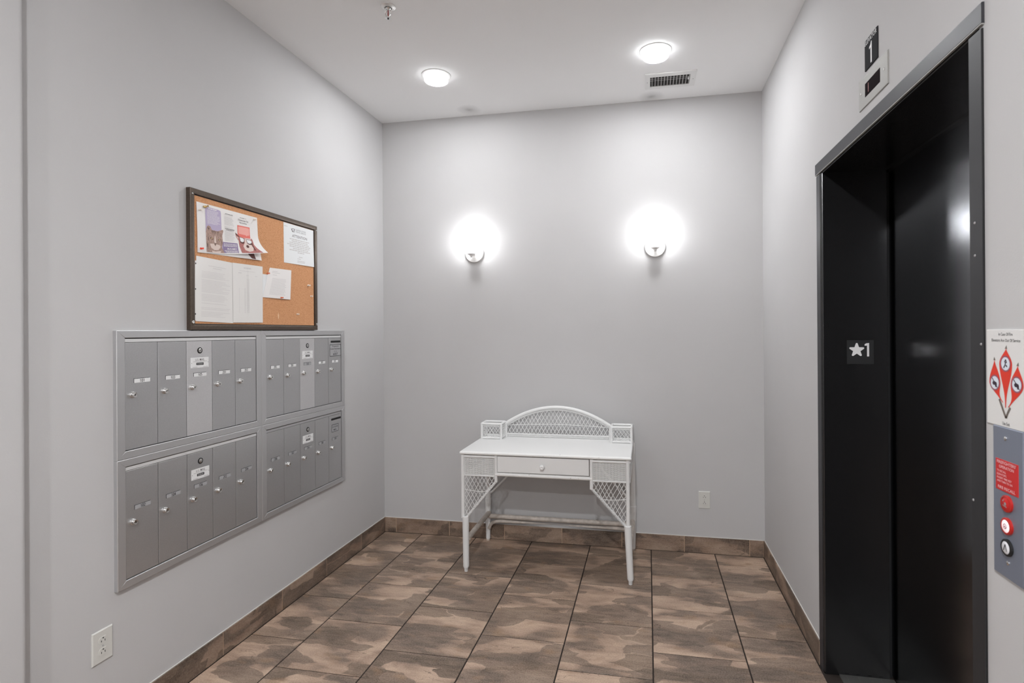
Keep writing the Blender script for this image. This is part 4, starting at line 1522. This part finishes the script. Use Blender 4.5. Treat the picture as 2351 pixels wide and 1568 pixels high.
# ------------------------------------------------------------------ wicker desk
DO = (1.315, -0.29, 0.0)
dk = thing('wicker_desk', 'white painted wicker writing desk with arched lattice gallery', 'desk', 'up', DO)


def dbuild(mb, name, mat='desk', parent=None, smooth=True):
    return mb.build(name, mat, parent or dk, smooth, off=DO)


def wrapped(p0, p1, r0, r1, pitch=0.0075, amp=0.0013, n=12):
    """pole wound with rattan core: fine rings along its length"""
    p0, p1 = Vector(p0), Vector(p1)
    L = (p1 - p0).length
    k = max(2, int(L / pitch))
    pts, rs = [], []
    for i in range(k * 2 + 1):
        t = i / (k * 2)
        pts.append(p0.lerp(p1, t))
        rs.append(r0 + (r1 - r0) * t + (amp if i % 2 else 0.0))
    return MB().tube(pts, rs, n)


def braid(path, r, twist=0.016, n=6, strands=3):
    """twisted rattan braid along a polyline"""
    path = [Vector(p) for p in path]
    mb = MB()
    seg = [(b - a).length for a, b in zip(path, path[1:])]
    tot = sum(seg)
    steps = max(8, int(tot / (twist / 5)))
    for s in range(strands):
        pts = []
        for i in range(steps + 1):
            d = tot * i / steps
            q = 0
            while q < len(seg) - 1 and d > seg[q]:
                d -= seg[q]
                q += 1
            t = (path[q + 1] - path[q]).normalized()
            c_ = path[q] + t * d
            a = t.cross(Vector((0, 1, 0)))
            a = a.normalized() if a.length > 0.1 else Vector((1, 0, 0))
            b = t.cross(a).normalized()
            ph = 2 * PI * (tot * i / steps) / twist + 2 * PI * s / strands
            pts.append(c_ + (a * math.cos(ph) + b * math.sin(ph)) * r * 0.55)
        mb.tube(pts, r * 0.55, 5)
    return mb


def clip_line(poly, p, d):
    """segments of the line p + t d inside a polygon (2D)"""
    ts = []
    n = len(poly)
    for i in range(n):
        (x1, y1), (x2, y2) = poly[i], poly[(i + 1) % n]
        ex, ey = x2 - x1, y2 - y1
        den = d[0] * ey - d[1] * ex
        if abs(den) < 1e-12:
            continue
        t = ((x1 - p[0]) * ey - (y1 - p[1]) * ex) / den
        u = ((x1 - p[0]) * d[1] - (y1 - p[1]) * d[0]) / den
        if 0 <= u < 1:
            ts.append(t)
    ts.sort()
    return list(zip(ts[::2], ts[1::2]))


def lattice(poly, place, spacing=0.0250, slope=1.75, r=0.0018, wob=0.0016, skip=None):
    """two crossing families of slanted wires filling poly, gently bowed"""
    mb = MB()
    xs = [p[0] for p in poly]
    ys = [p[1] for p in poly]
    for sgn in (1, -1):
        d = (1.0, sgn * slope)
        span = (max(ys) - min(ys)) / slope
        x = min(xs) - span - spacing
        q = 0
        while x < max(xs) + span + spacing:
            p = (x, min(ys) if sgn > 0 else min(ys))
            for (t0, t1) in clip_line(poly, p, d):
                if t1 - t0 < 0.004:
                    continue
                if skip and skip(sgn, q):
                    continue
                pts = []
                for i in range(7):
                    t = t0 + (t1 - t0) * i / 6
                    bow = wob * math.sin(PI * i / 6) * math.sin(q * 2.3)
                    pts.append(place(p[0] + d[0] * t + bow, p[1] + d[1] * t, (0.0009 if sgn > 0 else -0.0009)))
                mb.tube(pts, r, 5)
            x += spacing
            q += 1
    return mb


def weave(x0, x1, z0, z1, place, rows=17, stakes=11, r=0.0022):
    """plain weave: upright stakes with strands passing before and behind"""
    mb = MB()
    dx = (x1 - x0) / (stakes - 1)
    for i in range(stakes):
        x = x0 + i * dx
        mb.tube([place(x, z0, 0), place(x, z1, 0)], 0.0021, 5)
    dzr = (z1 - z0) / rows
    for j in range(rows):
        z = z0 + (j + 0.5) * dzr
        pts = []
        for i in range(stakes):
            s = 1 if (i + j) % 2 else -1
            pts.append(place(x0 + i * dx, z + random.uniform(-0.0003, 0.0003), s * 0.0026))
            if i < stakes - 1:
                pts.append(place(x0 + (i + 0.5) * dx, z, 0.0))
        mb.tube(pts, r, 6)
    return mb


DX0, DX1, DYF, DYB = 0.790, 1.842, -0.562, -0.022
ZTOP = 0.748
# top board with rounded front and side edges
prof = []
for i in range(7):
    a = -PI / 2 + PI * i / 6
    prof.append((0.009 * math.cos(a), 0.0095 * math.sin(a)))
pts_top = []
mb = MB()
v, f = [], []
zc = ZTOP - 0.0105
for (e, h) in prof:
    v += [(DX0 + 0.009 - e, DYF + 0.009 - e, zc + h * 1.1), (DX1 - 0.009 + e, DYF + 0.009 - e, zc + h * 1.1), (DX1 - 0.009 + e, DYB, zc + h * 1.1), (DX0 + 0.009 - e, DYB, zc + h * 1.1)]
for k in range(6):
    for i in range(4):
        j = (i + 1) % 4
        f.append((k * 4 + i, k * 4 + j, (k + 1) * 4 + j, (k + 1) * 4 + i))
f += [(3, 2, 1, 0), (24, 25, 26, 27)]
mb.add(v, f)
dbuild(mb, 'desk_top', 'desk_top')
mb = MB().tube([(DX0 + 0.008, DYF + 0.0045, zc), (1.0, DYF + 0.0045, zc), (1.3, DYF + 0.0045, zc), (1.6, DYF + 0.0045, zc), (DX1 - 0.008, DYF + 0.0045, zc)], 0.0098, 12)
dbuild(mb, 'edge_moulding', 'desk_edge')

YF = -0.545
XLo, XLi, XRi, XRo = 0.806, 1.0195, 1.6060, 1.8200
YR_ = -0.035
# front posts and legs
for (xo, xl0, xl1, sgn) in ((XLo, 0.8225, 0.8236, 1), (XRo, 1.8176, 1.8318, -1)):
    dbuild(wrapped((xo, YF, 0.33), (xo, YF, 0.726), 0.0115, 0.0118, amp=0.0006), 'post')
    lg = dbuild(wrapped((xl0, YF, 0.342), (xl1, YF, 0.030), 0.0205, 0.0180), 'leg')
    dbuild(MB().lathe([(0.0150, 0.032), (0.0165, 0.026), (0.0120, 0.018), (0.0110, 0.0)], 16, (xl1, YF, 0)), 'foot', 'desk', lg)
for (xr, xb) in ((0.816, 0.8145), (1.8345, 1.8350)):
    lg = dbuild(wrapped((xr, YR_, 0.725), (xr, YR_, 0.300), 0.0150, 0.0190, amp=0.0006), 'post')
    lg = dbuild(wrapped((xr, YR_, 0.300), (xb, YR_, 0.012), 0.0215, 0.0145), 'leg')
    dbuild(MB().lathe([(0.0125, 0.012), (0.0115, 0.0)], 14, (xb, YR_, 0)), 'foot', 'desk_worn', lg)
for x in (XLi, XRi):
    z = 0.562 if x < 1.3 else 0.546
    dbuild(wrapped((x, YF, z), (x, YF, 0.726), 0.0100, 0.0100, amp=0.0005), 'post')
# rails
for (a, b) in ((XLo, XLi), (XRi, XRo)):
    dbuild(MB().tube([(a, YF, 0.714), (b, YF, 0.714)], 0.0088, 10), 'rail')
    dbuild(wrapped((a, YF, 0.597), (b, YF, 0.597), 0.0050, 0.0050, amp=0.0012), 'rail')
dbuild(MB().tube([(XLi - 0.004, YF, 0.6105), (1.2, YF, 0.6100), (1.45, YF, 0.6090), (XRi + 0.004, YF, 0.6090)], 0.0115, 12), 'rail', 'desk_edge')
# drawer
dr = dbuild(MB().add(*(lambda t: (t.v, t.f))(MB().box(1.0315, 1.5925, -0.553, -0.538, 0.6265, 0.7225))), 'drawer_front', 'desk_top', smooth=False)
mb = MB().box(1.045, 1.580, -0.538, -0.15, 0.630, 0.712)
dbuild(mb, 'drawer_box', 'desk', smooth=False)
mb = MB().lathe([(0.0075, 0.0), (0.0070, 0.008), (0.0125, 0.013), (0.0155, 0.019), (0.0140, 0.025), (0.0075, 0.028), (0.0045, 0.0265)], 20, (1.3116, -0.5530, 0.6690), axis='-y')
dbuild(mb, 'knob', 'desk', dr)
# woven aprons
fp = lambda x, z, h: (x, YF - h, z)
dbuild(weave(0.8195, 1.0065, 0.603, 0.704, fp), 'woven_panel')
dbuild(weave(1.6185, 1.8055, 0.603, 0.704, fp), 'woven_panel')
for xs in (XLo, 1.828):
    sp_ = (lambda x_: (lambda y, z, h: (x_ + h, y, z)))(xs)
    dbuild(weave(-0.528, -0.052, 0.603, 0.704, sp_, 15, 25), 'woven_panel')
    dbuild(MB().tube([(xs, YF, 0.714), (xs, YR_, 0.714)], 0.0085, 10), 'rail')
    dbuild(MB().tube([(xs, YF, 0.597), (xs, YR_, 0.597)], 0.0070, 8), 'rail')
# corner lattices with braided edge
polyL = [(XLo + 0.006, 0.600), (XLi - 0.003, 0.600), (XLi, 0.562), (0.834, 0.346), (XLo + 0.006, 0.346)]
polyR = [(XRo - 0.006, 0.600), (XRi + 0.003, 0.600), (XRi, 0.546), (1.800, 0.342), (XRo - 0.006, 0.342)]
dbuild(lattice(polyL, fp), 'lattice_panel')
dbuild(lattice(polyR, fp, skip=lambda s, q: (s < 0 and q % 7 == 3)), 'lattice_panel')
dbuild(braid([(XLi, YF, 0.566), (0.832, YF, 0.340)], 0.0082), 'braided_edge')
dbuild(braid([(XRi, YF, 0.550), (1.803, YF, 0.338)], 0.0082), 'braided_edge')
dbuild(MB().tube([(XLo, YF - 0.003, 0.5085), (0.86, YF - 0.003, 0.503), (0.92, YF - 0.003, 0.498), (0.965, YF - 0.003, 0.503)], 0.0022, 6), 'cross_wire')
dbuild(MB().tube([(1.668, YF - 0.003, 0.489), (1.72, YF - 0.003, 0.488), (1.77, YF - 0.003, 0.492), (XRo, YF - 0.003, 0.497)], 0.0022, 6), 'cross_wire')
# stretchers
dbuild(wrapped((0.830, -0.530, 0.198), (0.822, YR_, 0.198), 0.0165, 0.0165, 0.012, 0.0006), 'stretcher', 'desk_worn')
dbuild(wrapped((1.826, -0.530, 0.198), (1.832, YR_, 0.198), 0.0165, 0.0165, 0.012, 0.0006), 'stretcher', 'desk_worn')
YS = -0.050
dbuild(MB().tube([(0.822, YS, 0.178), (1.1, YS, 0.178), (1.5, YS, 0.178), (1.832, YS, 0.178)], 0.0160, 14), 'stretcher', 'desk_worn')
path = [(0.826, YS, 0.088), (0.834, YS, 0.112), (0.850, YS, 0.130), (0.876, YS, 0.142), (0.92, YS, 0.1455), (1.30, YS, 0.1455), (1.73, YS, 0.1455), (1.774, YS, 0.142), (1.800, YS, 0.130), (1.816, YS, 0.112), (1.825, YS, 0.088)]
dbuild(MB().tube(path, 0.0125, 12), 'bow_stretcher', 'desk_worn')
for (xa, sgn) in ((0.818, 1), (1.833, -1)):
    pts = [(xa, YR_, 0.330), (xa + sgn * 0.03, YR_, 0.350), (xa + sgn * 0.11, YR_, 0.430), (xa + sgn * 0.20, YR_, 0.530), (xa + sgn * 0.235, YR_, 0.610), (xa + sgn * 0.24, YR_, 0.726)]
    dbuild(MB().tube(pts, 0.0075, 8), 'brace')
dbuild(MB().tube([(0.816, YR_, 0.700), (1.835, YR_, 0.700)], 0.0100, 8), 'rail')

# gallery on the back of the top
GY = -0.060
GX0, GX1, GC = 0.953, 1.690, 1.3215
arch = lambda x, o=0.0: 0.838 + o + (0.122 + 0.0) * (1 - ((x - GC) / 0.3685) ** 2)
gpts = [(GX0 + (GX1 - GX0) * i / 32, GY, arch(GX0 + (GX1 - GX0) * i / 32)) for i in range(33)]
dbuild(MB().tube(gpts, 0.0115, 12), 'arch')
gp2 = []
for i in range(33):
    x = GX0 + 0.016 + (GX1 - GX0 - 0.032) * i / 32
    gp2.append((x, GY, max(0.835, arch(x, -0.0175))))
dbuild(braid(gp2, 0.0062, 0.015), 'braided_edge')
for x in (0.9575, 1.6870):
    dbuild(wrapped((x, GY, ZTOP - 0.002), (x, GY, 0.842), 0.0100, 0.0100, amp=0.0005), 'post')
dbuild(braid([(0.962, GY, 0.7685), (1.683, GY, 0.7685)], 0.0055, 0.014), 'braided_edge')
gpl = lambda x, z, h: (x, GY - h, z)
dbuild(weave(0.962, 1.683, ZTOP + 0.0015, 0.766, gpl, 3, 41, 0.0028), 'woven_panel')
poly = [(0.962, 0.769), (1.683, 0.769)] + [(x, z) for (x, _, z) in gp2[::-1]]
dbuild(lattice(poly, gpl, 0.0268, 1.75), 'lattice_panel')
wp = [(0.966 + 0.714 * i / 16, GY - 0.0035, 0.829 + 0.0125 * (1 - ((i - 8) / 8) ** 2)) for i in range(17)]
dbuild(MB().tube(wp, 0.0022, 6), 'cross_wire')
# open pigeonhole boxes at both ends
for (x0, x1) in ((0.812, 0.950), (1.702, 1.832)):
    y0, y1 = -0.166, GY
    z0, z1 = ZTOP, 0.852
    for (x, y) in ((x0, y0), (x1, y0), (x0, y1), (x1, y1)):
        dbuild(wrapped((x, y, z0 - 0.001), (x, y, z1 + 0.004), 0.0080, 0.0080, amp=0.0005), 'box_post')
    for (a, b) in (((x0, y0), (x1, y0)), ((x1, y0), (x1, y1)), ((x1, y1), (x0, y1)), ((x0, y1), (x0, y0))):
        dbuild(MB().tube([(a[0], a[1], z1), (b[0], b[1], z1)], 0.0078, 8), 'box_rail')
        dbuild(braid([(a[0], a[1], z1 - 0.013), (b[0], b[1], z1 - 0.013)], 0.0042, 0.012), 'braided_edge')
        dbuild(wrapped((a[0], a[1], z0 + 0.008), (b[0], b[1], z0 + 0.008), 0.0060, 0.0060, amp=0.0008), 'box_rail')
    fr = (lambda Y: (lambda x, z, h: (x, Y - h, z)))(y0)
    bk = (lambda Y: (lambda x, z, h: (x, Y - h, z)))(y1)
    pq = [(x0 + 0.006, z0 + 0.012), (x1 - 0.006, z0 + 0.012), (x1 - 0.006, z1 - 0.014), (x0 + 0.006, z1 - 0.014)]
    dbuild(lattice(pq, fr, 0.0225, 1.35, 0.0016), 'lattice_panel')
    dbuild(lattice(pq, bk, 0.0225, 1.35, 0.0016), 'lattice_panel')
    for X in (x0, x1):
        sd = (lambda X_: (lambda y, z, h: (X_ - h, y, z)))(X)
        pq2 = [(y0 + 0.006, z0 + 0.012), (y1 - 0.006, z0 + 0.012), (y1 - 0.006, z1 - 0.014), (y0 + 0.006, z1 - 0.014)]
        dbuild(lattice(pq2, sd, 0.0225, 1.35, 0.0016), 'lattice_panel')
    # shallow tray floor and frame
    dbuild(MB().box(x0, x1, y0, y1, ZTOP - 0.001, ZTOP + 0.004), 'box_floor', 'desk', smooth=False)

# print and lettering too fine to pick apart stays joined
for o in list(C.objects):
    base = o.name.split('.')[0]
    if o.parent is not None and (base.endswith('print') or base.endswith('lettering') or base in ('cat_markings', 'cat_muzzle', 'cat_eyes', 'dog_muzzle', 'sunglass_lenses', 'punch_holes', 'emblem_light', 'number', 'lattice_panel', 'woven_panel', 'heading')):
        o['kind'] = 'stuff'
